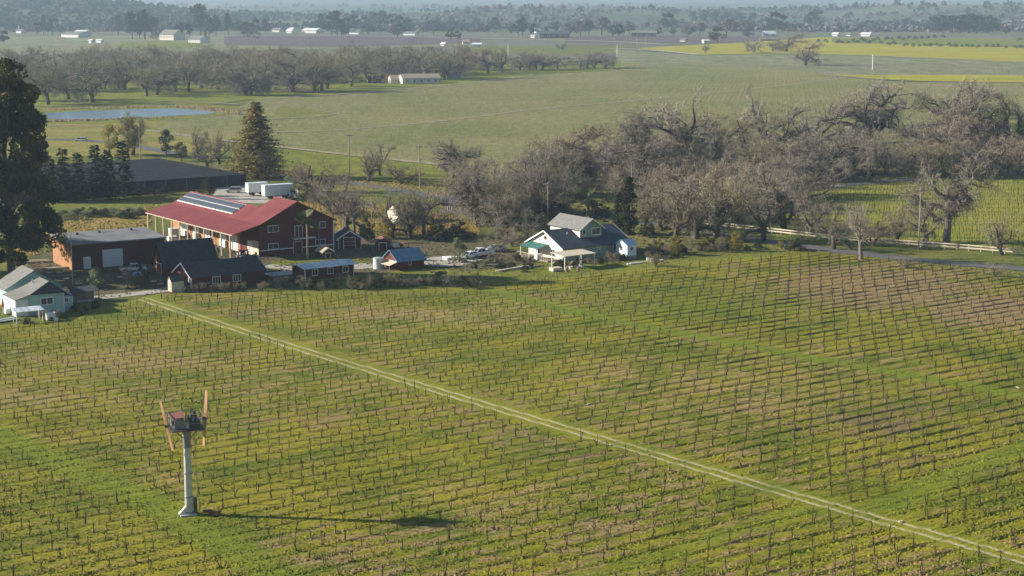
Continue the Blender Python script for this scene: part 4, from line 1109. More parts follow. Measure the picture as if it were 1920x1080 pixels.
# ---------------- sage house with the tall dormer
B = thing("sage_house", G(1056, 490.5), AZ, "two storey sage green house with shaded dark blue roof and big dormer", "house")
walls_x(B, 0, 18, 0, 12.8, 2.9, 5.9, m_sage); RO = roof_x(B, 0, 18, 0, 12.8, 2.9, 5.9, mat("shaded_navy_shingles", (0.055, 0.07, 0.095), (0.085, 0.10, 0.125), 1.2, 0.85, 0.5, 9), 0.55, 0.15, trim=m_white)  # dark blue of the roof carries the shade of its front slope
MB().extrude([(-0.02, 0.2, -0.05), (-0.02, 0.2, 2.85), (-0.02, 6.4, 5.75), (-0.02, 12.6, 2.85), (-0.02, 12.6, -0.05)], (0.015, 0, 0)).build("sunlit_gable_wall", m_cream, B)  # cream skin paints sunlight onto the left gable of the sage walls
walls_y(B, 6.4, 12.4, 2.5, 13.4, 6.2, 8.2, m_sage, "dormer"); roof_y(B, 6.4, 12.4, 2.5, 13.4, 6.2, 8.2, m_greyroof, 0.5, 0.14, "dormer_roof", m_white)
MB().box(6.385, 6.398, 2.6, 13.3, 3.6, 6.1).build("sunlit_dormer_side", m_cream, B)  # same cream, sunlight painted on the dormer's left side
window(B, 6.95, 2.497, 4.75, 1.0, 1.25, split=0); window(B, 9.5, 2.497, 4.6, 2.4, 1.65, split=1, t=0.16)
window(B, 9.0, -0.003, 1.2, 1.15, 1.7, split=0, t=0.14); window(B, 13.6, -0.003, 1.2, 1.15, 1.6, split=0)
vt = MB(); vt.tube([(-0.10, 6.4, 4.4), (-0.03, 6.4, 4.4)], [0.55, 0.55], 14); vt.build("gable_vent", m_beige, B)
MB().tube([(-0.12, 6.4, 4.4), (-0.101, 6.4, 4.4)], [0.4, 0.4], 14).build("vent_glass", m_glass, B)
aw = MB().slab((-3.0, 11.8, 2.25), (-3.0, 5.2, 2.25), (-0.05, 5.2, 3.0), (-0.05, 11.8, 3.0), 0.05).build("awning", m_greencloth, B)
posts(B, [(-2.9, 5.4), (-2.9, 8.5), (-2.9, 11.6)], 2.2, 0.12, m_white)
door(B, -0.03, 9.5, 0, 1.1, 2.1, 'l', m_glass); window(B, -0.03, 4.4, 0.9, 1.5, 1.3, 'l', split=1)
MB().box(-3.4, -0.04, 1.0, 12.4, -0.02, 0.28).build("porch_deck", m_wood, B)
rl = MB().box(-3.38, -3.32, 1.0, 12.4, 1.05, 1.12)
for i in range(16): rl.box(-3.37, -3.33, 1.0 + i * 0.75, 1.05 + i * 0.75, 0.28, 1.05)
rl.build("railing", m_beige, B)
MB().cyl(4.2, 4.2, 4.6, 5.6, 0.12, 0.12, 8).build("flue", m_steel, B)
MB().cyl(11.3, 6.0, 7.0, 8.3, 0.1, 0.1, 8).build("flue", m_steel, B)
st = MB()
for i in range(7): st.box(-3.2 + i * 0.35, -2.85 + i * 0.35, -1.2 - 0.0, -0.2, 0.0, 0.28)
st.build("step", m_wood, B)
B = thing("blue_privy", G(1176, 487), AZ, "small pale blue shed on stilts at the end of the sage house", "shed")
walls_x(B, 0, 2.5, 0, 3.9, 3.2, 4.1, m_paleblue); roof_x(B, 0, 2.5, 0, 3.9, 3.2, 4.1, m_blueroof, 0.25, 0.07)
window(B, 0.8, -0.003, 1.9, 0.75, 0.75, split=0, m=m_sage); window(B, -0.003, 2.4, 1.8, 0.7, 0.9, 'l', split=0, m=m_sage)
MB().box(-0.02, 2.52, -0.02, 3.92, -0.05, 0.75).build("skirting", m_wood, B)
B = thing("carport", G(1059, 506), AZ, "open carport with a flat whitish roof in front of sage house", "carport")
MB().slab((-0.3, -0.3, 2.75), (8.0, -0.3, 2.75), (8.0, 4.8, 3.0), (-0.3, 4.8, 3.0), 0.12).build("roof", m_beige, B)
posts(B, [(0, 0), (3.8, 0), (7.7, 0), (0, 4.5), (7.7, 4.5)], 2.78, 0.14, m_white)
MB().tube([(0, 0.1, 0.2), (3.8, 0.1, 2.6)], 0.05, 4).build("brace", m_beige, B); MB().tube([(0, 0.1, 2.6), (1.6, 0.1, 1.2)], 0.05, 4).build("brace", m_beige, B)

# ---------------- mint house at the left edge
B = thing("mint_house", G(56, 592), R(33), "pale mint green house with grey hipped roofs at the left edge", "house")
MB().box(0, 6.2, 0, 8.0, -0.05, 3.6).build("front_wall", m_mint, B)
r_ = MB()   # hipped main roof: flared left slope coloured as sunlit, front hip coloured as shaded
apx0 = Vector((4.3, 1.9, 5.45))
r_.slab((-2.6, 7.3, 2.95), (-2.6, -0.4, 2.95), (0.3, -0.2, 3.75), (0.3, 7.3, 3.75), 0.1)
r_.slab((0.3, 7.3, 3.75), (0.3, -0.2, 3.75), apx0, (4.3, 7.3, 5.45), 0.1)
lroof = r_.build("lit_roof", m_greyroof, B)
h_ = MB()
h_.extrude([(0.3, -0.22, 3.73), (6.6, -0.4, 3.6), tuple(apx0)], (0, -0.02, 0.12))
h_.slab((6.6, -0.38, 3.59), (6.6, 8.3, 3.59), (4.32, 8.3, 5.45), apx0, 0.1)
h_.build("shaded_hip_roof", m_darkroof, B)
MB().box(-2.4, -0.02, 0.2, 7.0, -0.05, 2.9).build("porch_wall", m_bwhite, B)
MB().extrude([(-2.4, 0.15, 2.9), (0.0, 0.15, 2.9), (0.0, 0.15, 3.6)], (0, 0.05, 0)).build("porch_gable", m_mint, B)
window(B, 2.0, -0.003, 1.65, 2.3, 1.35, split=1, t=0.14)
door(B, -1.6, 0.19, 0.1, 1.0, 2.2, m=m_bwhite); door(B, -2.41, 6.0, 0.1, 1.0, 2.1, 'l', m_bwhite)
MB().box(6.12, 6.26, -0.05, 0.1, 0, 3.5).build("corner_board", m_white, B)
MB().cyl(2.6, 6.0, 4.6, 5.5, 0.14, 0.14, 8).build("flue", m_steel, B)
MB().box(6.28, 8.1, 0.9, 4.6, -0.05, 2.9).build("annex_wall", m_mint, B)
MB().slab((6.28, 0.6, 2.92), (8.4, 0.6, 2.75), (8.4, 4.9, 2.75), (6.28, 4.9, 2.92), 0.1).build("annex_roof", m_darkroof, B)
window(B, 6.5, 0.897, 1.5, 0.95, 1.0, split=0, t=0.16); MB().box(8.0, 8.14, 0.85, 1.0, 0, 2.7).build("corner_board", m_white, B)
# rear wing of the same house
walls_y(B, -1.2, 9.0, 9.6, 16.0, 3.5, 6.4, m_mint, "rear_wing"); roof_y(B, -1.2, 9.0, 9.6, 16.0, 3.5, 6.4, m_greyroof, 0.5, 0.1, "rear_roof")
C = thing("patio_canopy", G(32, 607), R(33), "small lean canopy with a white sheet roof beside the mint house", "canopy")
MB().slab((-0.2, -0.2, 1.95), (4.8, -0.2, 1.95), (4.8, 2.2, 2.35), (-0.2, 2.2, 2.35), 0.06).build("roof", m_whiteroof, C)
posts(C, [(0, 0), (4.5, 0)], 1.95, 0.1, m_white); posts(C, [(0, 2), (4.5, 2)], 2.3, 0.1, m_white)
C = thing("woodshed", G(140, 569), R(33), "dark open woodshed right of the mint house", "shed")
MB().slab((-0.2, -0.2, 2.0), (4.8, -0.2, 2.0), (4.8, 3.0, 2.5), (-0.2, 3.0, 2.5), 0.08).build("roof", m_darkroof, C)
posts(C, [(0, 0), (2.3, 0), (4.6, 0)], 2.0, 0.12, m_wood); MB().box(0, 4.6, 2.7, 2.8, 0, 2.4).build("back_wall", m_wood, C)

# ---------------- shade house
A3 = R(36)
B = thing("shade_house", G(462, 347.5), A3, "huge flat black shade cloth structure behind the conifer row", "shade house")
n_ = 15; ws = MB(); Lx, Ly, hz = 78.0, 62.0, 3.4
for j in range(n_):
    y0, y1 = Ly * j / n_, Ly * (j + 1) / n_; ym = (y0 + y1) / 2
    for i in range(6):
        x0, x1 = -Lx * (i + 1) / 6, -Lx * i / 6
        ws.quad((x0, y0, hz), (x1, y0, hz), (x1, ym, hz - 0.30), (x0, ym, hz - 0.30)); ws.quad((x0, ym, hz - 0.30), (x1, ym, hz - 0.30), (x1, y1, hz), (x0, y1, hz))
ws.build("cloth_roof", m_shade, B)
wl = MB(); wl.box(-Lx, 0, -0.03, 0.03, 0, hz); wl.box(-0.03, 0.03, 0.04, Ly, 0, hz); wl.box(-Lx - 0.03, -Lx + 0.03, 0.04, Ly, 0, hz); wl.box(-Lx, 0, Ly + 0.01, Ly + 0.07, 0, hz)
wl.build("cloth_wall", m_shade, B)
for i in range(n_ + 1):
    MB().tube([(-Lx, Ly * i / n_, hz + 0.04), (0, Ly * i / n_, hz + 0.04)], 0.05, 4).build("roof_cable", m_greysteel, B)
posts(B, [(0.1, Ly * i / n_) for i in range(n_ + 1)] + [(-Lx * i / 12, -0.12) for i in range(13)], hz, 0.14, m_wood)

# ---------------- half-hidden houses among the bare trees
def simple_house(name, xb, yb, L, W_, ez, rz, mw, mr, label, az=AZ, cat="house", wins=2, along=True, trim=None):
    o = thing(name, G(xb, yb), az, label, cat)
    if along: walls_x(o, 0, L, 0, W_, ez, rz, mw); roof_x(o, 0, L, 0, W_, ez, rz, mr, 0.4, trim=trim)
    else: walls_y(o, 0, L, 0, W_, ez, rz, mw); roof_y(o, 0, L, 0, W_, ez, rz, mr, 0.4, trim=trim)
    for i in range(wins):
        window(o, L * (i + 0.7) / (wins + 0.4) - 0.6, -0.003, ez * 0.35, 1.2, ez * 0.42)
    if W_ > 5: door(o, -0.003, W_ * 0.6, 0, 1.2, min(2.2, ez * 0.8), 'l', m_white)
    return o
simple_house("cottage", 748, 420, 8, 7, 2.8, 4.6, m_cream, m_darkroof, "cream cottage half hidden by bare trees behind the red barn", R(28))
simple_house("cabin", 826, 400, 9, 12, 2.6, 4.4, m_wood, m_darkroof, "dark roofed cabin among bare trees beside the bend of the road", R(-22))
simple_house("cottage", 1078, 338, 9, 8, 3.2, 5.4, m_bwhite, m_greyroof, "small white cottage glimpsed through oaks above the two palms", R(35))
simple_house("cottage", 543, 157, 12, 10, 4.0, 7.5, m_bwhite, m_greyroof, "white gabled cottage among the left part of the far grove", R(20), along=False)
simple_house("farmhouse", 755, 158, 26, 12, 4.0, 6.5, m_cream, m_tanroof, "long cream farmhouse at the edge of the far grove", R(18), wins=5)
simple_house("shed", 733, 157, 7, 8, 3.5, 5.5, m_cream, m_tanroof, "small cream shed left of the long farmhouse in the grove", R(18), cat="shed", wins=1)
simple_house("shed", 690, 156, 9, 7, 3.0, 4.6, m_brownwall, m_darkroof, "dark shed beside the pole in the far grove", R(12), cat="shed", wins=1)
simple_house("shed", 838, 149, 10, 8, 3.0, 4.8, m_greysteel, m_darkroof, "dark low shed at the right end of the grove farm", R(14), cat="shed", wins=1)
# ================================================================ FAR PLAIN
FAR = [ # name, x, y(base), width px, depth m, eave m, ridge m, wall, roof, label, azimuth, windows
    ("brick_barn", 299, 75, 41, 22, 8, 14, m_cream, m_greyroof, "large tan barn with pale roof and a row of windows on the plain", -34, 9),
    ("winery", 353, 80, 34, 24, 6, 11, m_bwhite, m_greyroof, "cream winery building with grey roof right of the tan barn", -32, 6),
    ("bin_store", 166, 81, 8, 8, 4.5, 6, m_bwhite, m_bwhite, "left of two small white sheds below the left farm strip", 0, 0),
    ("bin_store", 180, 80, 14, 8, 4, 5.5, m_bwhite, m_bwhite, "right of two small white sheds below the left farm strip", 0, 0),
    ("packing_shed", 115, 70, 50, 25, 5, 8, m_bwhite, m_greyroof, "long white packing shed left of the tall trees", 2, 0),
    ("packing_shed", 140, 64, 32, 20, 6, 8, m_bwhite, m_bwhite, "white roofed shed behind the long packing shed", 2, 0),
    ("barn", 566, 62, 38, 30, 6, 10, m_bwhite, m_bwhite, "bright white long barn among the central trees", 3, 0),
    ("house", 537, 62, 14, 16, 5, 11, m_bwhite, m_bwhite, "white gabled house left of the bright white barn", 10, 0),
    ("house", 510, 60, 20, 16, 5, 9, m_cream, m_greyroof, "low cream house left of the white gabled house", 0, 0),
    ("house", 655, 64, 24, 14, 4, 7, m_bwhite, m_greyroof, "white bungalow under the dark central trees", 0, 0),
    ("house", 706, 52, 14, 14, 5, 9, m_bwhite, m_bwhite, "small white house high in the central tree belt", 5, 0),
    ("house", 756, 66, 30, 14, 4, 7, m_bwhite, m_greyroof, "long low house right of the dark central trees", -3, 0),
    ("house", 868, 83, 12, 12, 4, 7, m_cream, m_tanroof, "peach walled house behind the right end of the grove", 8, 1),
    ("shed", 886, 87, 16, 12, 3, 5, m_paleblue, m_bwhite, "pale blue roofed shed beside the peach walled house", 0, 0),
    ("shed", 826, 86, 9, 10, 3, 5, m_bwhite, m_bwhite, "small white shed peeping over the grove", 0, 0),
    ("house", 1005, 62, 9, 12, 5, 10, m_bwhite, m_bwhite, "white gabled house behind the dark roofed winery", 20, 1),
    ("dark_barn", 1012, 71, 54, 24, 6, 10, m_brownwall, m_darkroof, "long dark roofed barn at the centre of the plain", -6, 5),
    ("silo_shed", 995, 71, 10, 6, 4, 5, m_bwhite, m_bwhite, "small white block left of the dark roofed barn", 0, 0),
    ("warehouse", 1060, 35, 38, 40, 10, 13, m_bwhite, m_bwhite, "left of two long white warehouses at the foot of the hills", 0, 0),
    ("warehouse", 1128, 33, 34, 40, 10, 13, m_bwhite, m_bwhite, "right of two long white warehouses at the foot of the hills", 0, 0),
    ("open_barn", 1184, 69, 46, 20, 6, 9, m_wood, m_greyroof, "open hay barn with a pale flat roof right of centre", -4, 3),
    ("shed", 1275, 78, 12, 10, 3, 5, m_bwhite, m_greyroof, "low grey shed beside the mustard field corner", 10, 0),
    ("shed", 1320, 81, 10, 10, 4, 6, m_cream, m_cream, "cream shed at the upper edge of the mustard field", 15, 0),
    ("house", 1433, 68, 22, 16, 5, 10, m_bwhite, m_bwhite, "white gabled house left of the roadside oaks", 8, 2),
    ("shed", 1425, 77, 34, 12, 3, 4.5, m_wood, m_greyroof, "long low grey shed below the white gabled house", 0, 0),
    ("house", 1560, 68, 12, 12, 4, 7, m_bwhite, m_bwhite, "first small white house behind the orchard bushes", 0, 0),
    ("house", 1586, 68, 9, 12, 4, 7, m_bwhite, m_greyroof, "second small white house behind the orchard bushes", 0, 0),
    ("house", 1614, 68, 20, 12, 4, 7, m_bwhite, m_bwhite, "widest white house behind the orchard bushes", 0, 0),
    ("house", 1718, 46, 20, 16, 6, 11, m_bwhite, m_bwhite, "white house just left of the dense eucalyptus stand", 0, 0),
    ("house", 1905, 45, 14, 16, 6, 11, m_bwhite, m_bwhite, "white house at the far right edge among trees", 0, 0),
    ("house", 455, 66, 14, 14, 5, 8, m_cream, m_greyroof, "small cream house right of the winery building", 0, 0),
    ("house", 30, 62, 16, 14, 5, 8, m_bwhite, m_greyroof, "small white house at the far left among trees", 0, 0),
]
for nm, x, y, wpx, dp, ez, rz, mw, mr, lb, az, nw in FAR:
    if az in (0, 2, 3, 5, 10, -3) and mw in (m_bwhite, m_cream): az = -30
    L = wpx / scl(y) / math.cos(R(az)) * (0.75 if az < -25 else 1.0)
    if wpx < 40: ez, rz, dp = ez * 0.8, rz * 0.8, dp * 0.75
    o = thing(nm, G(x, y, 0.2), R(az), lb, nm.replace("_", " ").split()[-1] if nm != "winery" else "winery")
    w_ = walls_x(o, 0, L, 0, dp, ez, rz, mw); roof_x(o, 0, L, 0, dp, ez, rz, mr, 0.8, 0.3)
    for i in range(nw):
        window(o, L * (i + 0.3) / nw, -0.01, ez * 0.35, L / nw * 0.4, ez * 0.4, split=0, t=0.2)
    if nw: door(o, -0.01, dp * 0.6, 0, 4, min(4, ez * 0.8), 'l', m_white)

# individual trees one can tell apart on the plain: x, base y, top y, prototype, widen
FT_ = [(8, 84, 58, 0, 1.3), (68, 66, 43, 0, 0.9), (98, 66, 35, 0, 1.3), (82, 66, 30, 1, 0.6), (222, 66, 31, 1, 1.2), (248, 74, 24, 1, 1.1), (262, 74, 40, 1, 0.9), (272, 74, 22, 1, 1.2), (285, 70, 32, 1, 1.2), (292, 72, 50, 3, 1.2),
       (338, 70, 43, 1, 1.2), (355, 70, 45, 1, 1.0), (376, 66, 11, 1, 1.4), (392, 70, 37, 0, 1.0), (405, 68, 30, 1, 0.8), (428, 66, 27, 1, 0.7), (458, 70, 42, 0, 1.2), (475, 72, 50, 3, 1.2), (480, 66, 36, 0, 1.0), (498, 62, 35, 1, 1.0),
       (600, 60, 27, 1, 0.9), (622, 66, 28, 0, 1.3), (632, 66, 22, 1, 1.2), (650, 64, 33, 0, 1.0), (640, 70, 46, 0, 1.6), (665, 60, 28, 0, 1.2), (684, 58, 31, 0, 1.0), (700, 54, 24, 0, 1.2), (715, 56, 22, 1, 1.3), (732, 56, 28, 0, 1.2), (748, 60, 30, 0, 1.3), (765, 62, 36, 0, 1.2),
       (690, 64, 43, 2, 1.6), (745, 72, 45, 2, 1.8), (812, 66, 38, 2, 1.6), (846, 76, 55, 0, 1.3), (858, 76, 58, 0, 1.2), (900, 62, 48, 0, 1.3), (915, 62, 47, 0, 1.3), (928, 62, 33, 2, 0.8), (958, 64, 50, 0, 1.4), (972, 68, 38, 0, 1.0), (980, 68, 34, 1, 0.9), (1000, 68, 45, 0, 1.0), (1024, 66, 50, 1, 1.0),
       (1042, 66, 43, 1, 0.9), (1065, 68, 44, 0, 1.0), (1088, 70, 40, 2, 1.3), (1104, 66, 38, 1, 1.2), (1128, 66, 32, 2, 1.5), (1148, 70, 48, 0, 1.4), (1160, 70, 46, 0, 1.2), (1180, 64, 45, 2, 1.5), (1250, 60, 25, 0, 1.5), (1236, 68, 52, 0, 1.2), (1262, 68, 52, 0, 1.2),
       (1290, 70, 50, 2, 1.6), (1312, 66, 42, 2, 1.4), (1345, 82, 52, 0, 1.4), (1362, 68, 36, 2, 1.7), (1392, 66, 40, 2, 1.6), (1404, 72, 55, 0, 1.5), (1452, 62, 23, 0, 1.2), (1467, 62, 29, 0, 1.0), (1530, 52, 20, 0, 1.8), (1523, 52, 24, 0, 1.5), (1610, 60, 44, 2, 1.5), (1640, 62, 46, 2, 1.6), (1570, 62, 42, 2, 1.5),
       (1712, 52, 38, 0, 1.0), (1750, 62, 30, 4, 1.3), (1768, 62, 27, 4, 1.2), (1785, 62, 28, 4, 1.3), (1800, 62, 26, 4, 1.3), (1816, 62, 24, 4, 1.4), (1832, 62, 27, 4, 1.4), (1850, 62, 28, 4, 1.3), (1862, 60, 32, 4, 1.0), (1758, 63, 38, 4, 1.3), (1840, 63, 38, 4, 1.3), (1872, 62, 44, 0, 1.2), (1885, 66, 50, 0, 1.2), (1300, 46, 22, 1, 1.3), (1320, 46, 20, 1, 1.3), (1340, 46, 21, 1, 1.3), (1362, 46, 22, 1, 1.3), (1385, 46, 24, 1, 1.3), (1410, 46, 24, 1, 1.3)]
far_lbl = {0: "dark rounded evergreen standing among the distant houses of the plain", 1: "tall slender dark tree standing among the distant houses of the plain", 2: "grey brown bare tree standing among the distant houses of the plain", 3: "low grey bare thicket standing among distant barns of the plain", 4: "eucalyptus in the dense dark stand at upper right"}
far_grp = {0: "round evergreens of the plain", 1: "slender tall trees of the plain", 2: "bare trees of the plain", 3: "thickets of the plain", 4: "eucalyptus stand at upper right"}
for x, yb, yt, p, sx in FT_:
    plant_px(FARB[p], x, yb, yt, far_lbl[p], sx=sx, name="eucalyptus_tree" if p == 4 else "distant_tree", group=far_grp[p])
plant_px(FARC, 385, 70, 44, "pointed dark conifer just right of the tan barn", name="conifer_tree")
# orchard bushes beside the mustard: rows of dark round bushes
r3 = random.Random(12)
ob = [(1534, 80), (1548, 80), (1572, 81), (1580, 82), (1590, 82), (1600, 79), (1608, 81), (1616, 77), (1622, 80), (1630, 82), (1638, 78), (1646, 76), (1652, 82), (1662, 75), (1666, 85), (1676, 84), (1672, 76), (1686, 74), (1694, 76), (1698, 87), (1704, 73), (1712, 88), (1716, 75), (1724, 88), (1734, 87), (1744, 88), (1756, 87), (1764, 88), (1780, 88), (1792, 89), (1804, 89), (1814, 89), (1824, 89), (1834, 90), (1850, 89), (1862, 89), (1872, 89), (1886, 91), (1904, 91), (1914, 91), (1728, 73), (1740, 73), (1752, 72), (1768, 71), (1912, 77)]
for x, y in ob:
    plant_px(SHRUB[0], x, y, y - r3.uniform(5.5, 7.5), "dark round orchard bush in the rows beside the yellow mustard field", cat="bush", group="orchard bushes by the mustard field", name="orchard_bush", sx=1.5)
# belt of woodland and hillside trees nobody could count
def wood_mass(name, pts, size, label, m, per=26, seed=1):
    r = np.random.RandomState(seed)
    k = len(pts); ci = np.repeat(np.arange(k), per); n = k * per
    sz = size[0] + (size[1] - size[0]) * r.uniform(0, 1, k) ** 1.6
    d = r.normal(0, 1, (n, 3)); d /= np.linalg.norm(d, axis=1)[:, None]; d[:, 2] = np.abs(d[:, 2]) * 1.15
    ctr = pts[ci] + d * (sz[ci] * r.uniform(0.5, 1, n))[:, None] * np.array([0.6, 0.6, 0.8])
    a = r.normal(0, 1, (n, 3)); a /= np.linalg.norm(a, axis=1)[:, None]; b = np.cross(a, r.normal(0, 1, (n, 3))); b /= np.linalg.norm(b, axis=1)[:, None]
    s = (sz[ci] * r.uniform(0.16, 0.34, n))[:, None]
    Vv = np.stack([ctr - a * s, ctr + b * s, ctr + a * s, ctr - b * s], 1).reshape(-1, 3)
    return tag(link(name, np_mesh(name, Vv, np.arange(n * 4).reshape(-1, 4), m)), label, "wood", kind="stuff")
def belt(n, d0, d1, seed, clumpy=0.5, thr=0.5):
    r = np.random.RandomState(seed); D = 1 / r.uniform(1 / d1, 1 / d0, n * 4); X_ = r.uniform(-0.36, 0.36, n * 4) * D
    f = fbm(X_ / 160, D / 220, 3, seed)
    k = (f > thr)
    X_, D = X_[k][:n], D[k][:n]
    return np.stack([X_, D, hill_h(X_, D) + 0.0], 1)
wood_mass("distant_wood", belt(2300, 2900, 4300, 4, thr=0.46), (5, 13), "hazy belt of bare and evergreen trees across the far plain", m_fartwig, 30, 2)
wood_mass("distant_wood", belt(1300, 2950, 4800, 5, thr=0.52), (5, 16), "hazy dark evergreen woods below the hills", m_farleaf, 30, 3)
wood_mass("hill_wood", belt(900, 4200, 8000, 6, thr=0.6), (9, 20), "blue hazy woods scattered over the far hills", m_farleaf, 14, 5)
lr = np.random.RandomState(8); D_ = lr.uniform(3000, 4200, 900); X_ = -lr.uniform(0.16, 0.36, 900) * D_
wood_mass("hill_wood", np.stack([X_, D_, hill_h(X_, D_)], 1), (8, 16), "dark hazy wood on the low ridge at upper left", m_farleaf, 18, 6)

# ---------------- far grove of bare oaks
gr = random.Random(21)
lab_g = "bare spreading oak in the long far grove beyond the pond"
spots = [(55, 190), (90, 196), (125, 186), (172, 192), (118, 172), (160, 170), (195, 168), (225, 166), (232, 168), (275, 180), (292, 178), (298, 174), (330, 172), (358, 172), (380, 165), (408, 168), (452, 178), (460, 178), (470, 178), (500, 166), (505, 172), (548, 172), (588, 172), (600, 171), (606, 170), (618, 166), (656, 162),
         (30, 170), (70, 165), (85, 158), (140, 155), (185, 152), (210, 150), (250, 156), (270, 150), (310, 158), (345, 154), (365, 150), (395, 150), (420, 154), (440, 148), (480, 156), (520, 150), (560, 155), (580, 150), (630, 150), (645, 154), (670, 148), (690, 145), (715, 148), (728, 152), (745, 142), (780, 142), (800, 140), (815, 147), (830, 140), (300, 140), (240, 140), (350, 138), (400, 138), (450, 138), (500, 138), (540, 138), (590, 138), (640, 136), (680, 134), (720, 132), (760, 132), (800, 130), (830, 128),
         (865, 140), (870, 130), (885, 132), (918, 136), (940, 135), (60, 148), (120, 146), (20, 150), (160, 142)] + [(gr.uniform(40, 860), gr.uniform(128, 152)) for _ in range(40)]
for x, y in spots:
    h = gr.uniform(17, 22) if y > 150 else gr.uniform(17, 21)
    plant(OAKS[gr.randrange(6)], G(x + gr.uniform(-4, 4), y, 0.2), h, lab_g, group="oaks of the far grove", name="bare_oak", sx=gr.uniform(0.95, 1.25))
for x, y, t in ((975, 132, 100), (992, 132, 96), (1005, 131, 98), (1018, 132, 100), (1045, 130, 100), (1088, 129, 102), (1100, 128, 98), (1115, 128, 97), (1135, 129, 101)):
    plant_px(OAKS[gr.randrange(6)], x, y, t, "bare oak in the low clump right of the far grove", group="low clump right of the grove", name="bare_oak", sx=1.25, z=0.2)
for x, y, t, l in ((1055, 95, 80, "tiny lone bare tree left of the far white pole"), (1510, 123, 82, "lone dark bare oak above the pale vine rows"), (1414, 99, 73, "leftmost bare oak of three at the mustard field"), (1449, 97, 75, "small middle bare oak of three at the mustard field"), (1474, 97, 64, "largest bare oak of three at the mustard field"), (1322, 100, 84, "faint bare sapling inside the mustard field")):
    plant_px(OAKS[gr.randrange(6)], x, y, t, l, name="bare_oak", sx=1.35, z=0.4)
# ================================================================ TREES OF THE FARM AND THE CREEK
tr = random.Random(33)
# big oaks along the creek: x, base y, top y, widen, label
CREEK = [(1100, 336, 233, 1.25, "dark bare oak above the pair of palms"), (1188, 340, 213, 0.95, "tall bare oak with a kinked trunk above the cypress"), (1288, 326, 188, 1.15, "broad rusty bare oak, tallest left of the creek belt"), (1345, 318, 205, 1.0, "bare oak right of the broad rusty one in the creek belt"),
         (1436, 306, 180, 0.9, "upright bare oak standing above the middle of the creek belt"), (1395, 312, 214, 1.0, "leaning bare oak left of the upright one in the creek belt"), (1530, 300, 192, 0.95, "twisted bare oak between the upright one and the spreading one"), (1640, 300, 158, 1.05, "wide spreading bare oak against the green field at right"),
         (1795, 306, 156, 1.1, "massive bare oak with a broad crown near the right edge"), (1885, 305, 172, 1.0, "bare oak at the right edge beside the massive one"), (1725, 300, 215, 1.1, "lower bare oak left of the massive one"), (1850, 312, 218, 1.0, "lower bare oak between the two rightmost oaks"),
         (850, 345, 262, 1.0, "dark bare tree with raised arms beside the road bend")]
for x, yb, yt, sx, lb in CREEK:
    pr = BIGOAK[1] if x in (1640, 850, 1795, 1188) else OAKS[tr.randrange(6)]
    plant_px(pr, x, yb, yt, lb, sx=sx, name="bare_oak")
# thicket trees filling the belt
for i in range(58):
    t = tr.random(); x = 1010 + 900 * t + tr.uniform(-20, 20)
    yb = float(np.interp(x, [1000, 1300, 1500, 1920], [352, 338, 326, 308])) + tr.uniform(-14, 22)
    plant(OAKS[tr.randrange(6)], G(x, yb), tr.uniform(10, 15), "brownish bare tree in the thicket along the creek", group="thicket trees of the creek belt", name="bare_tree", sx=tr.uniform(0.9, 1.2))
for i in range(34):
    x = tr.uniform(1190, 1500); yb = tr.uniform(365, 432)
    if x > 1430 and yb > 400: yb = tr.uniform(360, 395)
    plant(SMALL[tr.choice((0, 1, 3, 3))] if tr.random() < 0.6 else OAKS[tr.randrange(6)], G(x, yb), tr.uniform(8, 12.5), "slender bare tree in the scrub between the house and fence", group="scrub trees behind the fence", name="bare_tree", sx=tr.uniform(1.0, 1.3))
for i in range(28):
    x = tr.uniform(865, 1040); yb = tr.uniform(368, 432) - max(0, x - 990) * 0.5
    plant(SMALL[tr.choice((0, 1, 0, 3))] if tr.random() < 0.6 else OAKS[tr.randrange(6)], G(x, yb), tr.uniform(9, 13), "bushy bare tree in the copse left of the sage house", group="copse left of the sage house", name="bare_tree", sx=tr.uniform(0.9, 1.2))
for i in range(14):
    x = tr.uniform(1480, 1900); yb = float(np.interp(x, [1480, 1700, 1900], [335, 322, 315])) + tr.uniform(-8, 4)
    plant(BUSHES[tr.choice((0, 3))], G(x, yb), tr.uniform(4, 7), "dark evergreen bush under the oaks along the upper road", cat="bush", group="evergreens under the creek oaks", name="evergreen_bush", sx=tr.uniform(0.9, 1.3))
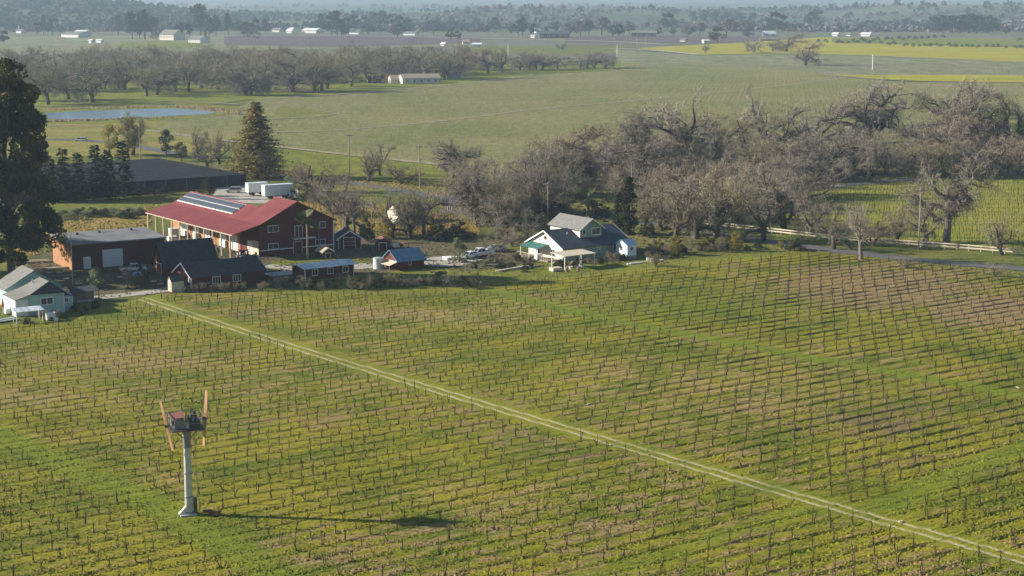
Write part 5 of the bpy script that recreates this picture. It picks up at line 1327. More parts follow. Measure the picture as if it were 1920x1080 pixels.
# roadside and fence trees
for x, yb, yt, p, sx, lb in ((1775, 456, 300, BIGOAK[0], 0.95, "big pale trunked bare oak towering behind the white fence"), (1615, 488, 378, SMALL[2], 1.0, "pale slender bare tree on the verge right of the road bend"), (1563, 468, 385, SMALL[0], 1.1, "bare young tree in front of the fence near the road bend"),
                             (1685, 456, 390, SMALL[1], 1.2, "spreading small bare tree just left of the wooden pole"), (1738, 460, 385, SMALL[0], 1.1, "small bare tree between wooden pole and pale trunked oak"), (1879, 478, 405, SMALL[1], 1.2, "small bare tree in front of the fence at right"), (1640, 462, 400, SMALL[3], 1.1, "low russet bare tree against the fence rails"),
                             (1345, 452, 318, OAKS[5], 0.9, "tall bare tree at the left end of the white fence"), (1305, 448, 335, SMALL[0], 1.1, "bare tree just left of the fence end"), (1265, 452, 350, SMALL[1], 1.1, "bare tree right of the pale blue shed"), (1470, 432, 312, OAKS[0], 0.85, "forked bare oak behind the fence with a dark trunk"), (1432, 452, 350, SMALL[0], 1.1, "leaning bare tree crossing the fence"),
                             (1240, 430, 330, OAKS[2], 0.9, "bare tree right of the cypress"), (1405, 430, 340, SMALL[1], 1.1, "bare tree crossing the left part of fence"), (1520, 440, 375, SMALL[0], 1.1, "bare sapling behind the fence at the vine slope"), (1700, 505, 478, SMALL[3], 0.9, "leafless bush on the verge below the road"), (1865, 520, 492, SMALL[3], 0.8, "leafless bush on the verge near the right edge"),
                             (690, 340, 283, SMALL[1], 1.3, "small round bare tree on the green meadow"), (752, 346, 300, SMALL[3], 1.1, "russet bare tree in the meadow between the poles"), (712, 330, 268, SMALL[0], 0.8, "thin bare tree behind the round one on the meadow"), (505, 336, 272, SMALL[1], 1.2, "grey bare tree in front of the redwood"),
                             (650, 436, 338, SMALL[0], 0.85, "tall bare tree above the white trimmed garage"), (665, 440, 350, SMALL[2], 0.9, "bare multi stemmed tree right above the garage"), (735, 446, 365, SMALL[0], 1.1, "bare tree in front of the cream cottage"), (770, 448, 360, SMALL[1], 1.2, "spreading bare tree above the blue roofed shed"), (795, 440, 352, OAKS[1], 0.8, "bare oak right of the cream cottage"), (622, 405, 340, SMALL[3], 1.1, "bare bush behind the barn right corner"),
                             (590, 362, 300, SMALL[3], 1.2, "russet bare bush right of the box trailers"), (620, 360, 318, SMALL[1], 1.3, "grey bare bush near the road left of meadow"), (560, 345, 305, SMALL[1], 1.2, "grey bare bush behind the box trailers"), (372, 300, 240, SMALL[1], 1.1, "grey bare tree behind the shade house"), (412, 310, 248, SMALL[1], 1.2, "grey bare tree left of the redwood"), (248, 292, 214, SMALL[1], 1.2, "tall bare tree growing through the yellow one"), (390, 320, 268, SMALL[0], 1.0, "low bare tree at the shade house back edge"),
                             (985, 455, 395, SMALL[0], 1.2, "pruned bare tree left of the sage house porch"), (960, 462, 410, SMALL[3], 1.1, "twiggy bare bush behind the white cars"), (940, 470, 432, SMALL[3], 1.3, "low twiggy bush beside the white cars"), (1230, 500, 470, SMALL[3], 0.9, "bare shrub right of the pale blue shed"), (240, 540, 498, SMALL[2], 0.9, "small bare tree between olive and dark shrubs")):
    plant_px(p, x, yb, yt, lb, sx=sx, name="bare_tree")
# evergreens
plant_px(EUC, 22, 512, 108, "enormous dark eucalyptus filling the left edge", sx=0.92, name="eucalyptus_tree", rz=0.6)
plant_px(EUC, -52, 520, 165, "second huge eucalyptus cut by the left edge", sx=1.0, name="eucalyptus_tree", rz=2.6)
ORD = iter(("first", "second", "third", "fourth", "fifth", "sixth"))
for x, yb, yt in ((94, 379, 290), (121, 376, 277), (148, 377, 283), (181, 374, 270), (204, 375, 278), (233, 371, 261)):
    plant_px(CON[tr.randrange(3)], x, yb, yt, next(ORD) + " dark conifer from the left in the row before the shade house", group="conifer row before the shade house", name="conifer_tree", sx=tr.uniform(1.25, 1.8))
plant_px(REDW, 482, 334, 188, "tall rusty green redwood rising behind the box trailers", sx=1.2, name="redwood_tree", rz=0.4)
plant_px(CYPRESS, 1178, 440, 334, "tall narrow dark cypress behind the sage house", name="cypress_tree", sx=1.1)
plant_px(CYPRESS, 1160, 438, 362, "shorter narrow cypress left of the tall one", name="cypress_tree", sx=1.05)
plant_px(BROAD[2], 205, 290, 236, "yellow leaved tree behind the shade house", name="leafy_tree", sx=0.9)
plant_px(BROAD[2], 240, 292, 222, "tall olive yellow tree behind the shade house", name="leafy_tree", sx=0.8)
plant_px(BROAD[0], 312, 296, 244, "small dark evergreen tree behind the shade house", name="leafy_tree", sx=0.75)
plant_px(BROAD[3], 340, 302, 268, "low dark evergreen at the shade house back edge", name="leafy_tree", sx=1.1)
for x, yb, yt, p, sx, lb in ((387, 368, 332, 0, 1.1, "dark round bush behind the barn's solar roof"), (300, 365, 340, 0, 1.9, "wide dark hedge bush left of the solar roof"), (262, 368, 344, 0, 1.9, "wide dark hedge bush nearest the conifer row"), (575, 378, 340, 0, 1.2, "dark round bush right of the open trailer"), (548, 376, 352, 3, 1.0, "small dark bush against the open trailer"), (545, 350, 328, 1, 1.6, "pale olive bush behind the box trailers"),
                             (180, 541, 499, 1, 0.95, "pale silvery olive bush in front of the warehouse"), (268, 541, 496, 0, 0.9, "dark leafy bush left of the long cottage"), (862, 492, 444, 1, 0.85, "grey green olive tree left of the white cars"), (690, 455, 405, 0, 0.8, "dark ivy covered stump tree right of the garage"), (722, 448, 402, 2, 0.9, "yellow green bush behind the low shed"),
                             (820, 452, 420, 0, 2.0, "dark evergreen hedge behind the blue roofed shed"), (860, 448, 415, 0, 2.0, "dark evergreen hedge left of the copse"), (1265, 478, 440, 2, 1.0, "yellow green bush at the foot of the fence end"), (1380, 470, 432, 2, 1.0, "bright green bush below the fence left part"), (1215, 445, 410, 0, 1.2, "dark bush right of the cypress"), (1130, 408, 380, 0, 1.5, "dark bush right of the palms"), (1330, 468, 440, 0, 1.4, "dark bush below the fence end"), (1490, 470, 446, 0, 1.8, "dark shady bush where the road bends"), (1010, 410, 380, 0, 1.4, "dark bush left of the palms")):
    plant_px(BUSHES[p], x, yb, yt, lb, sx=sx * 0.8, cat="bush", name="bush")
# low shrubs along the yard edge and rough scrub
for i in range(30):
    x = 505 + i * 13.5 + tr.uniform(-4, 4); yb = 541 - (x - 500) * 0.012 + tr.uniform(-5, 5)
    p = SMALL[tr.choice((0, 1, 3))] if i % 3 else SHRUB[0]
    plant(p, G(x, yb), tr.uniform(1.6, 2.9), "low scraggly shrub in the dark strip before the outbuildings", cat="shrub", group="shrubs along the yard edge", name="shrub", sx=1.2)
for i in range(16):
    x = 110 + i * 10.5; yb = tr.uniform(404, 414) - (x - 110) * 0.02
    plant(BUSHES[tr.choice((0, 1, 1))], G(x, yb), tr.uniform(1.6, 2.6), "low grey green scrub in the line behind the warehouse", cat="shrub", group="scrub line behind the warehouse", name="shrub", sx=1.8)
for i in range(22):
    x = tr.uniform(340, 500); yb = float(np.interp(x, [340, 500], [549, 545])) + tr.uniform(-1, 1)
    plant(SMALL[tr.choice((0, 1))], G(x, yb), tr.uniform(1.2, 2.0), "small leafless shrub along the wall of the long cottage", cat="shrub", group="shrubs along the long cottage", name="shrub", sx=1.1)
# reeds round the pond
rp = []
for i in range(1400):
    t = tr.random()
    q = tr.choice((0, 0, 1, 2))
    if q == 0: x = tr.uniform(330, 450); y = float(np.interp(x, [330, 400, 450], [200, 206, 212])) + tr.uniform(-3, 4)
    elif q == 1: x = tr.uniform(80, 345); y = float(np.interp(x, [80, 345], [207, 201])) + tr.uniform(-2, 1)
    else: x = tr.uniform(80, 330); y = float(np.interp(x, [80, 330], [229, 221])) + tr.uniform(0, 1.5)
    p = G(x, y); rp.append((p.x, p.y))
spikes("pond_reeds", np.array(rp), "dry tan reeds along the bank of the pond", m_reed, (0.5, 1.4), 0.4, 0.2)
bpy.data.objects["pond_reeds"]["category"] = "reeds"
palm("slim fan palm standing in front of the red barn", 577, 487, 400, L=2.3, n=44, tr_=0.24)
palm("left of two squat palms behind the sage house", 1057, 404, 362, L=2.9, n=44, tr_=0.5)
palm("right of two squat palms behind the sage house", 1102, 408, 360, L=3.2, n=46, tr_=0.5)

# ================================================================ WIND MACHINE
Wm = thing("wind_machine", G(355, 966, 0.12), R(20), "tall grey vineyard wind machine with two orange propellers", "wind machine")
MB().extrude([(-1.0, -0.7, 0), (0.75, -0.7, 0), (0.75, 0.8, 0), (-1.0, 0.8, 0)], (0, 0, 0.25)).build("concrete_base", m_concrete, Wm)
MB().extrude([(-1.15, -0.28, 0.25), (-0.2, -0.28, 0.25), (-0.2, -0.28, 1.25)], (0, 0.56, 0)).build("gusset", m_concrete, Wm)
tw_ = MB().tube([(0, 0, 0.2), (0, 0, 9.6)], [0.46, 0.38], 10).build("tower", m_steel, Wm)
for z in (0.35, 2.1, 4.7, 7.6): MB().tube([(0, 0, z), (0, 0, z + 0.10)], [0.53, 0.53], 10).build("flange", m_greysteel, Wm)
MB().box(0.5, 0.85, -0.25, 0.25, 0.25, 1.9).build("fuel_box", m_darksteel, Wm)
MB().tube([(0.95, -0.25, 1.9), (0.80, -0.25, 9.0)], 0.05, 5).build("drive_rod", m_beige, Wm)
MB().tube([(0, 0, 7.7), (0, 0, 9.7)], [0.44, 0.5], 10).build("collar", m_greysteel, Wm)
for sx_ in (-1, 1): MB().tube([(0.45 * sx_, -0.2, 8.7), (1.35 * sx_, -0.2, 9.75)], 0.05, 5).build("brace", m_darksteel, Wm)
deck = MB().box(-1.75, 1.75, -1.5, 1.5, 9.7, 9.82).build("platform", m_darksteel, Wm)
cab = MB(); cab.box(-1.35, -0.3, -0.9, 1.0, 9.95, 10.8); cab.box(-1.4, -0.3, -0.7, 0.8, 9.83, 9.95); cab.box(-1.62, -1.51, -0.6, 0.6, 10.1, 10.8); cab.build("engine_box", m_greysteel, Wm)
MB().slab((-1.55, -1.2, 10.95), (-0.2, -1.2, 11.12), (-0.2, 1.4, 11.22), (-1.55, 1.4, 11.05), 0.06).build("engine_hood", m_rust, Wm)
eng = MB(); eng.box(0.25, 1.4, -0.8, 0.9, 9.83, 10.6); eng.box(0.3, 0.5, -1.0, 1.1, 10.0, 10.9); eng.cyl(0.9, 0.2, 10.6, 11.5, 0.16, 0.2, 8); eng.box(0.4, 1.1, -0.45, 0.45, 10.75, 11.2); eng.tube([(0.5, -0.62, 10.2), (1.4, -0.62, 10.35)], 0.2, 8); eng.build("engine", m_darksteel, Wm)
MB().box(0.35, 0.75, -0.68, -0.56, 10.5, 10.9).build("radiator", m_bluetarp, Wm)
MB().tube([(-0.05, -0.3, 9.83), (-0.05, -0.3, 11.5)], 0.09, 6).build("exhaust_stack", m_rust, Wm); MB().box(-0.15, 0.2, -0.75, -0.4, 9.83, 10.5).build("fuel_can", m_cream, Wm)
rl = MB()
for x in (-1.72, 1.72):
    for y in (-1.47, 0, 1.47): rl.tube([(x, y, 9.8), (x, y, 11.2)], 0.04, 4)
for z in (10.5, 11.2):
    rl.tube([(-1.72, -1.47, z), (1.72, -1.47, z)], 0.035, 4); rl.tube([(-1.72, 1.47, z), (1.72, 1.47, z)], 0.035, 4)
    for x in (-1.72, 1.72): rl.tube([(x, -1.47, z), (x, 1.47, z)], 0.035, 4)
rl.build("guard_rail", m_greysteel, Wm)
def prop(x, tilt, roll, L1, L2, z):
    o = MB().tube([(-0.25, 0, 0), (0.25, 0, 0)], [0.16, 0.10], 8).build("propeller", m_darksteel, Wm)
    o.location = (x, 0, z); o.rotation_euler = (0, R(tilt), 0)
    for sg, L in ((1, L1), (-1, L2)):
        b = MB(); n = 6
        prev = None
        for i in range(n + 1):
            t = i / n; c = 0.19 - 0.05 * t; tw2 = R(52 - 14 * t) 
            dx, dy = math.sin(tw2) * c, -math.cos(tw2) * c
            q = [(-dx - 0.03, -dy, sg * (0.1 + L * t)), (dx - 0.03, dy, sg * (0.1 + L * t)), (dx + 0.03, dy + 0.01, sg * (0.1 + L * t)), (-dx + 0.03, -dy + 0.01, sg * (0.1 + L * t))]
            b.v += q
            if i:
                m_ = (i - 1) * 4
                for k in range(4): b.f.append((m_ + k, m_ + (k + 1) % 4, m_ + 4 + (k + 1) % 4, m_ + 4 + k))
        b.f.append((0, 1, 2, 3)); b.f.append((n * 4, n * 4 + 1, n * 4 + 2, n * 4 + 3))
        bl = b.build("blade", m_orange, o)
        bl.rotation_euler = (R(roll), 0, 0)
prop(-2.05, -12, 6, 2.75, 2.85, 10.1)
prop(2.05, 4, 4, 3.0, 3.0, 10.6)
J = thing("scrap_heap", G(398, 966, 0.15), 0, "reddish scrap heap on the grass at the wind machine's foot", "scrap")
for i in range(7):
    MB().box(-0.5, 0.5, -0.14, 0.14, 0, 0.14).build("scrap_board", m_rust, J)
    q = J.children[-1]; q.location = (rnd.uniform(-1.1, 1.1), rnd.uniform(-0.5, 0.5), 0.03 + 0.05 * i); q.rotation_euler = (0.1, rnd.uniform(-0.15, 0.15), rnd.uniform(-0.6, 0.6))
# stakes and a pale sheet lying in the rows
for x, y, l in ((1103, 758, "pale scrap lying between vine rows at centre right"), (165, 720, "grey board lying in the left rows"), (1688, 978, "pale stone beside the track at lower right"), (1908, 727, "pale scrap in the green lane at right")):
    p = G(x, y, 0.2); o = thing("debris", p, rnd.uniform(0, 3), l, "debris")
    MB().extrude([(-0.32, -0.12, 0), (0.25, -0.15, 0), (0.33, 0.1, 0), (-0.2, 0.14, 0)], (0.05, 0, 0.1)).build("board", m_beige if x != 165 else m_wood, o)

def far_fan(x, yb, yt, lb, fan=True):
    b = G(x, yb, 0.3); H_ = HT(x, yb, yt)
    o = thing("wind_machine", b, R(tr.uniform(-40, 40)), lb, "wind machine")
    MB().tube([(0, 0, -0.2), (0, 0, H_ * 0.97)], [0.42, 0.3], 8).build("tower", m_bwhite, o)
    MB().box(-0.5, 0.5, -0.35, 0.35, H_ * 0.95, H_).build("gearbox", m_steel, o)
    if fan:
        for sg in (1, -1): MB().extrude([(-0.12, -0.5, H_ * 0.97), (0.12, -0.5, H_ * 0.97), (0.16, -0.5, H_ * 0.97 + sg * 2.6), (-0.02, -0.5, H_ * 0.97 + sg * 2.6)], (0, 0.08, 0)).build("blade", m_bwhite, o)
    MB().box(-0.8, 0.8, -0.8, 0.8, -0.1, 0.2).build("concrete_base", m_concrete, o)
far_fan(1636, 131, 103, "bright white wind machine mast in the pale vine rows at right", False)
far_fan(953, 106, 84, "white wind machine mast behind the right end of grove")
far_fan(1157, 108, 86, "grey wind machine at the left end of the white lane")

# ================================================================ POLES, WIRES, FENCE
POLE = {}
def upole(x, yb, yt, lb, arm=True, az=0.4, r=0.16, xfm=False):
    b = G(x, yb); H_ = HT(x, yb, yt)
    o = thing("utility_pole", b, az, lb, "utility pole")
    MB().tube([(0, 0, -0.1), (0, 0, H_)], [r, r * 0.72], 7).build("pole", m_polewood, o)
    if arm:
        a = MB().box(-1.15, 1.15, -0.08, 0.08, H_ - 0.75, H_ - 0.55).build("crossarm", m_wood, o)
        for xx in (-1.0, -0.35, 0.35, 1.0): MB().cyl(xx, 0, H_ - 0.55, H_ - 0.38, 0.06, 0.05, 6).build("insulator", m_door_grey, a)
    if xfm: MB().cyl(0.32, 0, H_ * 0.62, H_ * 0.62 + 0.9, 0.24, 0.24, 8).build("transformer", m_door_grey, o)
    POLE[lb] = (b, H_)
    return lb
p1 = upole(656, 334, 250, "utility pole in the meadow above the trailers")
p2 = upole(787, 354, 271, "utility pole with a transformer beside the road", xfm=True)
p3 = upole(1027, 424, 341, "utility pole behind the sage house left of the palms")
p4 = upole(1722, 468, 352, "tall wooden utility pole standing before the white fence", az=0.1)
p5 = upole(697, 415, 360, "slim pole rising above the garage roof", False, r=0.12)
p6 = upole(137, 538, 440, "slim pole standing before the flat roofed warehouse", False, r=0.11)
p7 = upole(263, 300, 216, "utility pole behind the shade house")
p8 = upole(1183, 428, 310, "pale pole beside the cypress", False)
p9 = upole(698, 157, 127, "pole in the far grove farm", False, r=0.25)
for x, yb, yt, lb in ((1194, 86, 62, "left of two far poles beside the mustard corner"), (1211, 87, 62, "right of two far poles beside the mustard corner"), (1137, 78, 52, "far pole before the dark tree clump"), (1500, 69, 54, "far pale pole left of the orchard bushes"), (1247, 68, 50, "far pole right of the hay barn")):
    upole(x, yb, yt, lb, True, 0.1, 0.3)
def wire(a, b, lb, off=0.0, ha=0.95, hb=0.95, sag=0.8):
    A_, H1 = POLE[a]; B_, H2 = POLE[b]
    A3_ = A_ + Vector((off, 0, H1 * ha)); B3_ = B_ + Vector((off, 0, H2 * hb))
    pts = [A3_.lerp(B3_, t) - Vector((0, 0, sag * 4 * t * (1 - t))) for t in [i / 12 for i in range(13)]]
    o = MB().tube(pts, 0.018, 3, False).build("utility_wire", m_greysteel)
    tag(o, lb, "wire")
wire(p1, p2, "upper wire between the two meadow poles", -0.5); wire(p1, p2, "lower wire between the two meadow poles", 0.5, 0.8, 0.8)
wire(p2, p3, "wire from the transformer pole to the house pole", 0.0); wire(p7, p1, "wire from the shade house pole to the meadow pole", 0.0)
wire(p3, p8, "wire from the house pole to the cypress pole", 0.0); wire(p8, p4, "long wire from the cypress pole to the fence pole", 0.0, sag=1.6)
# white two-rail fence
FP = [(1300, 420), (1345, 427), (1400, 433), (1480, 442), (1560, 452), (1650, 459), (1760, 466), (1860, 474), (1990, 486)]
fp = chaikin([G(x, y) for x, y in FP], 3, False)
fl = [fp[0]]; acc = 0
for a, b in zip(fp[:-1], fp[1:]):
    L = (b - a).length; t = 0
    while acc + (L - t) >= 2.7:
        t += 2.7 - acc; acc = 0; fl.append(a.lerp(b, t / L))
    acc += L - t
FN = thing("rail_fence", fl[0], 0, "long cream white two rail fence running along the road", "fence")
me_p = MB().box(-0.09, 0.09, -0.09, 0.09, -0.1, 1.5); me_p = mesh("post", me_p.v, me_p.f, m_fence)
me_r = MB().box(0, 1, -0.04, 0.04, 0, 0.28); me_r = mesh("rail", me_r.v, me_r.f, m_fence)
for i, p in enumerate(fl):
    q = link("post", me_p, FN); q.location = p - fl[0]
    if i + 1 < len(fl):
        d = fl[i + 1] - p
        for z in (0.55, 1.15):
            q = link("rail", me_r, FN); q.location = p - fl[0] + Vector((0, 0, z)); q.scale = (d.length - 0.004, 1, 1); q.rotation_euler = (0, 0, math.atan2(d.y, d.x))
            q.location += Vector((-math.sin(math.atan2(d.y, d.x)), math.cos(math.atan2(d.y, d.x)), 0)) * -0.14

# ================================================================ VEHICLES
def car(x, y, az, paint, lb, kind="suv", cat="car", name="parked_car"):
    o = thing(name, G(x, y, 0.08), az, lb, cat)
    L, Wd = (4.6, 1.8) if kind != "pickup" else (5.3, 1.9)
    b = MB()
    if kind == "pickup": side = [(-L / 2, 0.4), (L / 2, 0.4), (L / 2, 0.85), (L / 2 - 1.2, 1.0), (-L / 2, 1.0)]
    else: side = [(-L / 2, 0.4), (L / 2, 0.4), (L / 2, 0.8), (L / 2 - 1.1, 0.98), (-L / 2 + 0.05, 1.02), (-L / 2, 0.85)]
    b.extrude([(p[0], -Wd / 2, p[1]) for p in side], (0, Wd, 0)); body = b.build("body", paint, o)
    if kind == "pickup": cb = [(-0.6, 1.0), (1.4, 0.98), (0.85, 1.65), (-0.4, 1.68)]
    elif kind == "suv": cb = [(-L / 2 + 0.1, 1.02), (1.25, 0.98), (0.65, 1.62), (-L / 2 + 0.35, 1.66)]
    else: cb = [(-1.9, 1.0), (1.2, 0.96), (0.45, 1.42), (-1.1, 1.44)]
    g = MB(); g.extrude([(p[0], -Wd / 2 + 0.12, p[1]) for p in cb], (0, Wd - 0.24, 0)); g.build("window", m_glass, o)
    t = cb[2:]; r = MB(); r.box(t[1][0] - 0.03, t[0][0] + 0.05, -Wd / 2 + 0.10, Wd / 2 - 0.10, t[0][1] - 0.02, t[0][1] + 0.06)
    for px_, pz in cb[:2]: pass
    for (a, c) in ((cb[0], cb[3]), (cb[1], cb[2])):
        for yy in (-Wd / 2 + 0.10, Wd / 2 - 0.16):
            r.extrude([(a[0] - 0.06, yy, a[1]), (a[0] + 0.06, yy, a[1]), (c[0] + 0.06, yy, c[1]), (c[0] - 0.06, yy, c[1])], (0, 0.06, 0))
    mid = (cb[0][0] + cb[1][0]) / 2 - 0.1
    for yy in (-Wd / 2 + 0.10, Wd / 2 - 0.16): r.box(mid - 0.05, mid + 0.05, yy, yy + 0.06, 1.0, t[0][1])
    r.build("cabin_roof", paint, o)
    if kind == "pickup":
        MB().box(-L / 2 + 0.1, -0.75, -Wd / 2 + 0.12, Wd / 2 - 0.12, 0.7, 1.004).build("bed_liner", m_darksteel, o)
    for xx in (-L / 2 + 0.85, L / 2 - 0.85):
        for yy in (-Wd / 2 + 0.02, Wd / 2 - 0.02):
            w = MB().tube([(0, -0.11, 0), (0, 0.11, 0)], [0.34, 0.34], 12).build("wheel", m_tyre, o); w.location = (xx, yy, 0.34)
            MB().tube([(0, -0.12, 0), (0, 0.12, 0)], [0.19, 0.19], 8).build("rim", m_steel, w)
    for yy in (-0.62, 0.62):
        MB().box(L / 2 - 0.02, L / 2 + 0.02, yy - 0.2, yy + 0.2, 0.62, 0.78).build("headlight", m_door_grey, o)
        MB().box(-L / 2 - 0.02, -L / 2 + 0.02, yy - 0.14, yy + 0.14, 0.7, 0.9).build("tail_light", m_redpaint, o)
    return o
car(151, 265, R(172), m_carwhite, "white car driving on the road near the pond", "suv")
car(438, 361, R(185), m_carsilver, "silver car parked left of the box trailers", "suv")
car(903, 479, R(205), m_carwhite, "white pickup truck parked among bushes left of the house", "pickup", "truck", "pickup_truck")
car(930, 471, R(200), m_carsilver, "pale car half hidden behind the white pickup", "sedan")
car(880, 484, R(230), m_carwhite, "white car end showing left of the white pickup", "sedan")
car(1012, 397, R(175), m_cardark, "dark car on the road behind the sage house", "suv")
car(250, 509, R(20), m_carwhite, "pale covered pickup beside the warehouse wall", "pickup", "truck", "pickup_truck")
def trailer(x, y, az, L, H_, lb, doors=0):
    o = thing("box_trailer", G(x, y, 0.08), az, lb, "trailer")
    MB().box(0, L, 0, 2.4, 1.0, H_).build("box", m_bwhite, o)
    MB().box(-0.04, L + 0.04, -0.04, 2.44, H_ + 0.002, H_ + 0.08).build("roof", m_paleblue, o)
    MB().box(0.2, L - 0.2, 0.4, 2.0, 0.8, 0.998).build("chassis", m_darksteel, o)
    for xx in (L * 0.25, L * 0.75):
        for yy in (0.15, 2.25):
            w = MB().tube([(0, -0.14, 0), (0, 0.14, 0)], [0.48, 0.48], 12).build("wheel", m_tyre, o); w.location = (xx, yy, 0.48)
    for i in range(doors): MB().box(0.15 + i * (L - 0.3) / doors + 0.06, 0.15 + (i + 1) * (L - 0.3) / doors - 0.06, -0.05, -0.004, 1.1, H_ - 0.12).build("door_panel", m_door_grey, o)
    for z in (1.02, H_ - 0.1): MB().box(0, L, -0.03, -0.003, z, z + 0.07).build("edge_rail", m_steel, o)
trailer(466, 368, R(30), 6.0, 3.6, "left white box trailer beside the silver car")
trailer(497, 375, R(30), 8.5, 4.0, "right white box trailer with grey panelled side", 4)
# red tractor under the lean-to
T = thing("tractor", G(455, 480), R(120), "small red tractor parked under the barn's lean-to", "tractor")
MB().extrude([(-0.2, -0.35, 0.6), (1.6, -0.3, 0.6), (1.6, -0.3, 1.15), (0.2, -0.35, 1.3), (-0.2, -0.35, 1.0)], (0, 0.65, 0)).build("hood", m_redpaint, T)
for x, y, r in ((-0.7, -0.75, 0.75), (-0.7, 0.75, 0.75), (1.3, -0.6, 0.42), (1.3, 0.6, 0.42)):
    w = MB().tube([(0, -0.16, 0), (0, 0.16, 0)], [r, r], 14).build("wheel", m_tyre, T); w.location = (x, y, r)
    MB().tube([(0, -0.17, 0), (0, 0.17, 0)], [r * 0.5, r * 0.5], 8).build("rim", m_white, w)
MB().box(-1.1, -0.6, -0.3, 0.3, 1.0, 1.1).box(-1.15, -1.05, -0.3, 0.3, 1.1, 1.55).build("seat", m_darksteel, T)
for y in (-0.85, 0.85): MB().box(-1.3, -0.1, y - 0.2, y + 0.2, 1.5, 1.56).build("mudguard", m_redpaint, T)
MB().tube([(-0.2, 0, 1.2), (-0.45, 0, 1.5)], 0.04, 5).build("steering_column", m_darksteel, T)

# ================================================================ YARD CLUTTER
def crate(x, y, s, h, m, lb, az=0.5, cat="bin", name="storage_bin"):
    o = thing(name, G(x, y, 0.06), az, lb, cat)
    b = MB(); t = 0.06
    b.box(-s, s, -s * 0.8, -s * 0.8 + t, 0.12, h); b.box(-s, s, s * 0.8 - t, s * 0.8, 0.12, h); b.box(-s, -s + t, -s * 0.8 + t, s * 0.8 - t, 0.12, h); b.box(s - t, s, -s * 0.8 + t, s * 0.8 - t, 0.12, h); b.box(-s + t, s - t, -s * 0.8 + t, s * 0.8 - t, 0.12, 0.2)
    b.build("box", m, o)
    f = MB(); f.box(-s, -s + 0.12, -s * 0.8, s * 0.8, 0, 0.119); f.box(s - 0.12, s, -s * 0.8, s * 0.8, 0, 0.119); f.build("foot", m_wood, o)
    MB().box(-s - 0.02, s + 0.02, -s * 0.82, s * 0.82, h + 0.002, h + 0.06).build("lid", m, o)
    return o
crate(327, 444, 1.1, 2.0, m_bwhite, "upper white unit at the left end of the lean-to")
crate(323, 452, 1.0, 1.1, m_bwhite, "lower white unit at the left end of the lean-to")
crate(370, 450, 0.9, 1.6, m_bwhite, "white tank bin standing under the lean-to")
crate(427, 464, 0.9, 1.6, m_bwhite, "white bin beside the steep barn roof")
crate(258, 523, 0.8, 1.3, m_bluetarp, "blue tarped bin before the warehouse")
crate(95, 600, 0.7, 1.3, m_bwhite, "white appliance in the yard of the mint house")
crate(78, 590, 1.0, 0.8, m_door_grey, "pale bench chest against the mint house wall", 0.57)
crate(18, 588, 0.8, 0.9, m_white, "white crate beside the mint house porch")
crate(845, 486, 1.4, 0.5, m_bwhite, "flat white crate on the gravel right of blue roofed shed")
crate(1042, 508, 1.1, 0.7, m_beige, "tan wooden box under the carport corner")
crate(1010, 487, 0.7, 1.2, m_bwhite, "white chest on the sage house porch side")
# people-free red parasol, lumber, firewood and pots
o = thing("folded_parasol", G(6, 588, 0.1), 0, "folded red parasol at the left edge of mint house", "parasol")
MB().tube([(0, 0, 0), (0, 0, 2.8)], 0.03, 5).build("pole", m_white, o); MB().tube([(0, 0, 1.2), (0, 0, 1.5), (0, 0, 2.7)], [0.2, 0.26, 0.05], 8).build("canopy", m_redpaint, o)
def lumber(x, y, n, L, m, lb, az):
    o = thing("lumber_pile", G(x, y, 0.05), az, lb, "lumber")
    for i in range(n):
        q = MB().box(-L / 2, L / 2, -0.12, 0.12, 0, 0.12).build("plank", m, o); q.location = (rnd.uniform(-0.4, 0.4), rnd.uniform(-0.7, 0.7), 0.02 + 0.13 * (i // 4)); q.rotation_euler = (0, rnd.uniform(-0.02, 0.02), rnd.uniform(-0.12, 0.12))
lumber(70, 492, 14, 5, m_beige, "tan lumber pile left of the warehouse end", 0.3); lumber(100, 505, 12, 6, m_beige, "long tan planks below the warehouse end", 0.45); lumber(60, 508, 10, 5, m_wood, "grey lumber pile behind the mint house", 0.2)
lumber(118, 518, 8, 5, m_wood, "grey planks behind the mint house annex", 0.4); lumber(960, 505, 10, 8, m_beige, "long pale timbers lying left of the carport", 0.75); lumber(1000, 500, 8, 4, m_wood, "grey boards in the bed beside the porch", 0.6); lumber(1190, 494, 6, 4, m_white, "white boards on the ground by the blue shed", 0.5)
lumber(10, 602, 10, 4, m_door_grey, "pale slats stacked at the left edge", 0.9); lumber(930, 497, 8, 5, m_wood, "weathered boards beside the garden bed", 0.4); lumber(160, 566, 9, 2.5, m_beige, "firewood lying under the dark woodshed", 0.5)
def pots(x, y, lb, m):
    o = thing("planter_tub", G(x, y, 0.05), 0, lb, "tub")
    MB().tube([(0, 0, 0), (0, 0, 0.55)], [0.3, 0.4], 10).build("tub", m, o); MB().tube([(0, 0, 0.55), (0, 0, 0.62)], [0.44, 0.44], 10).build("rim", m, o)
pots(1070, 505, "white tub at the carport front", m_white); pots(1080, 503, "dark barrel under the carport", m_darksteel); pots(1092, 502, "white barrel under the carport right side", m_bwhite); pots(1215, 489, "left white tub on the lawn by the blue shed", m_white); pots(1222, 490, "right white tub on the lawn by the blue shed", m_white); pots(1240, 492, "white tub alone farther right on the lawn", m_white); pots(105, 603, "white bucket before the mint house", m_white)
r5 = random.Random(77)
pal = MB()
for i in range(6): pal.box(-0.6, 0.6, -0.5 + i * 0.18, -0.38 + i * 0.18, 0.10, 0.13)
for x_ in (-0.55, -0.05, 0.45): pal.box(x_, x_ + 0.1, -0.5, 0.52, 0.0, 0.099)
pal = mesh("wooden_pallet", pal.v, pal.f, m_beige)
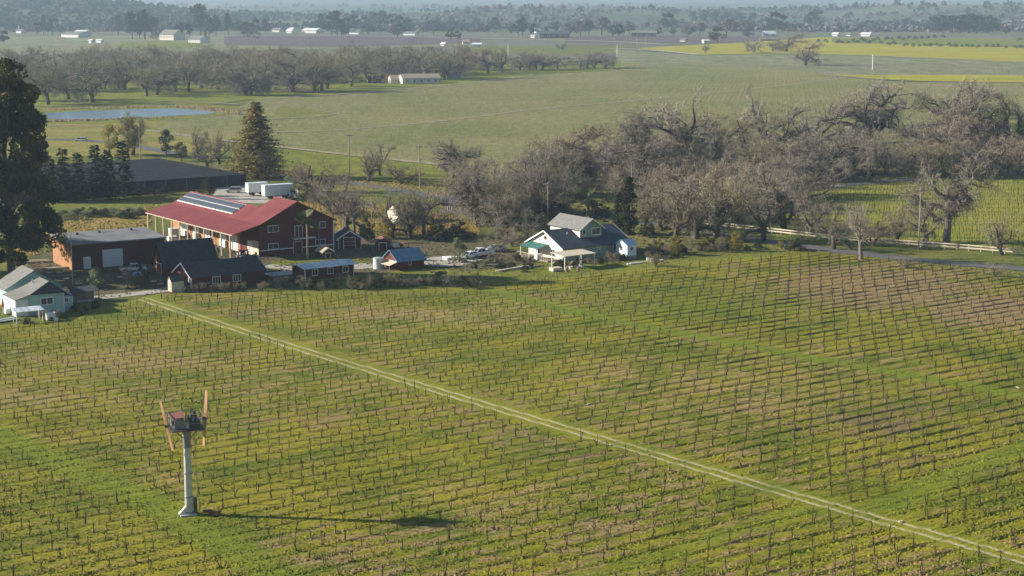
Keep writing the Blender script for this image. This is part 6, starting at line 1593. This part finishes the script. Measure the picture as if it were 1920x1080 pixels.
for x, y in ((112, 512), (124, 523), (92, 512), (148, 532), (225, 520), (236, 514), (288, 528), (300, 533)):
    for q in range(r5.randint(2, 7)):
        o = link("wooden_pallet", pal); o.location = G(x, y, 0.05 + 0.132 * q); o.rotation_euler = (0, 0, r5.uniform(-0.1, 0.1) + x)
        tag(o, "weathered wooden pallet in one of the stacks around the warehouse", "pallet", "pallet stacks around the warehouse")
brl = MB().tube([(0, 0, 0), (0, 0, 0.1), (0, 0, 0.5), (0, 0, 0.9), (0, 0, 0.92)], [0.28, 0.3, 0.32, 0.3, 0.28], 10); brl = mesh("barrel", brl.v, brl.f, m_wood)
for x, y in ((352, 462), (358, 461), (365, 465), (392, 470), (400, 468), (408, 471), (446, 486), (452, 488), (1084, 508), (1062, 510), (1073, 498)):
    o = link("barrel", brl); o.location = G(x, y, 0.06)
    tag(o, "wooden barrel standing under the barn lean-to" if x < 500 else "wooden barrel standing under the carport", "barrel", "barrels under the lean-to" if x < 500 else "barrels under the carport")
for i in range(26):
    x = r5.uniform(1040, 1180); y = 492 - (x - 1056) * 0.1 + r5.uniform(1, 11)
    plant(BUSHES[r5.choice((0, 0, 3, 1))] if i % 2 else SMALL[r5.choice((1, 3))], G(x, y), r5.uniform(0.8, 2.0), "garden shrub along the shaded front of the sage house", "shrub", "garden shrubs before the sage house", "garden_shrub", 1.1)
for i in range(18):
    x = r5.uniform(40, 190); y = float(np.interp(x, [40, 118, 190], [606, 592, 572])) + r5.uniform(-3, 7)
    plant(BUSHES[r5.choice((0, 3, 1))] if i % 3 else SMALL[1], G(x, y), r5.uniform(0.7, 1.7), "scruffy garden shrub in the yard of the mint house", "shrub", "garden shrubs round the mint house", "garden_shrub", 1.1)
for i in range(22):
    x = r5.uniform(880, 1010); y = 492 + r5.uniform(-12, 20)
    plant(BUSHES[r5.choice((0, 3, 1))] if i % 3 else SMALL[r5.choice((1, 3))], G(x, y), r5.uniform(0.6, 1.8), "rough shrub in the garden beds left of the sage house", "shrub", "garden shrubs left of the sage house", "garden_shrub", 1.2)
for i in range(24):
    x = r5.uniform(1210, 1500); y = float(np.interp(x, [1210, 1330, 1500], [478, 470, 462])) + r5.uniform(-8, 8)
    plant(BUSHES[r5.choice((0, 3, 2))] if i % 2 else SMALL[r5.choice((1, 3))], G(x, y), r5.uniform(1.2, 3.2), "wild shrub on the bank between lawn and road", "shrub", "wild shrubs on the road bank", "wild_shrub", 1.2)
# end posts of the farm track and lane markers, low concrete walls
B = thing("stone_sill", G(497, 520, 0.05), R(33), "pale concrete steps between long cottage and tin roofed outbuilding", "steps")
for i in range(3): MB().box(0, 7, i * 0.9, i * 0.9 + 0.7, 0, 0.15 + 0.14 * i).build("step", m_concrete, B)

# ================================================================ AIR
m_haze = bpy.data.materials.new("valley_haze"); m_haze.use_nodes = True
nt = m_haze.node_tree
for n in list(nt.nodes):
    if n.type == 'BSDF_PRINCIPLED': nt.nodes.remove(n)
pv = nt.nodes.new("ShaderNodeVolumePrincipled")
pv.inputs["Color"].default_value = (0.60, 0.81, 1.0, 1)
pv.inputs["Density"].default_value = 0.00011
pv.inputs["Anisotropy"].default_value = 0.1
nt.links.new(pv.outputs[0], nt.nodes["Material Output"].inputs["Volume"])
hb = MB().box(-16000, 16000, -1800, 23000, -1.5, 300)
hz_ = hb.build("haze", m_haze); tag(hz_, kind="stuff"); hz_["label"] = "thin blue haze filling the whole valley"
hz_.visible_shadow = True
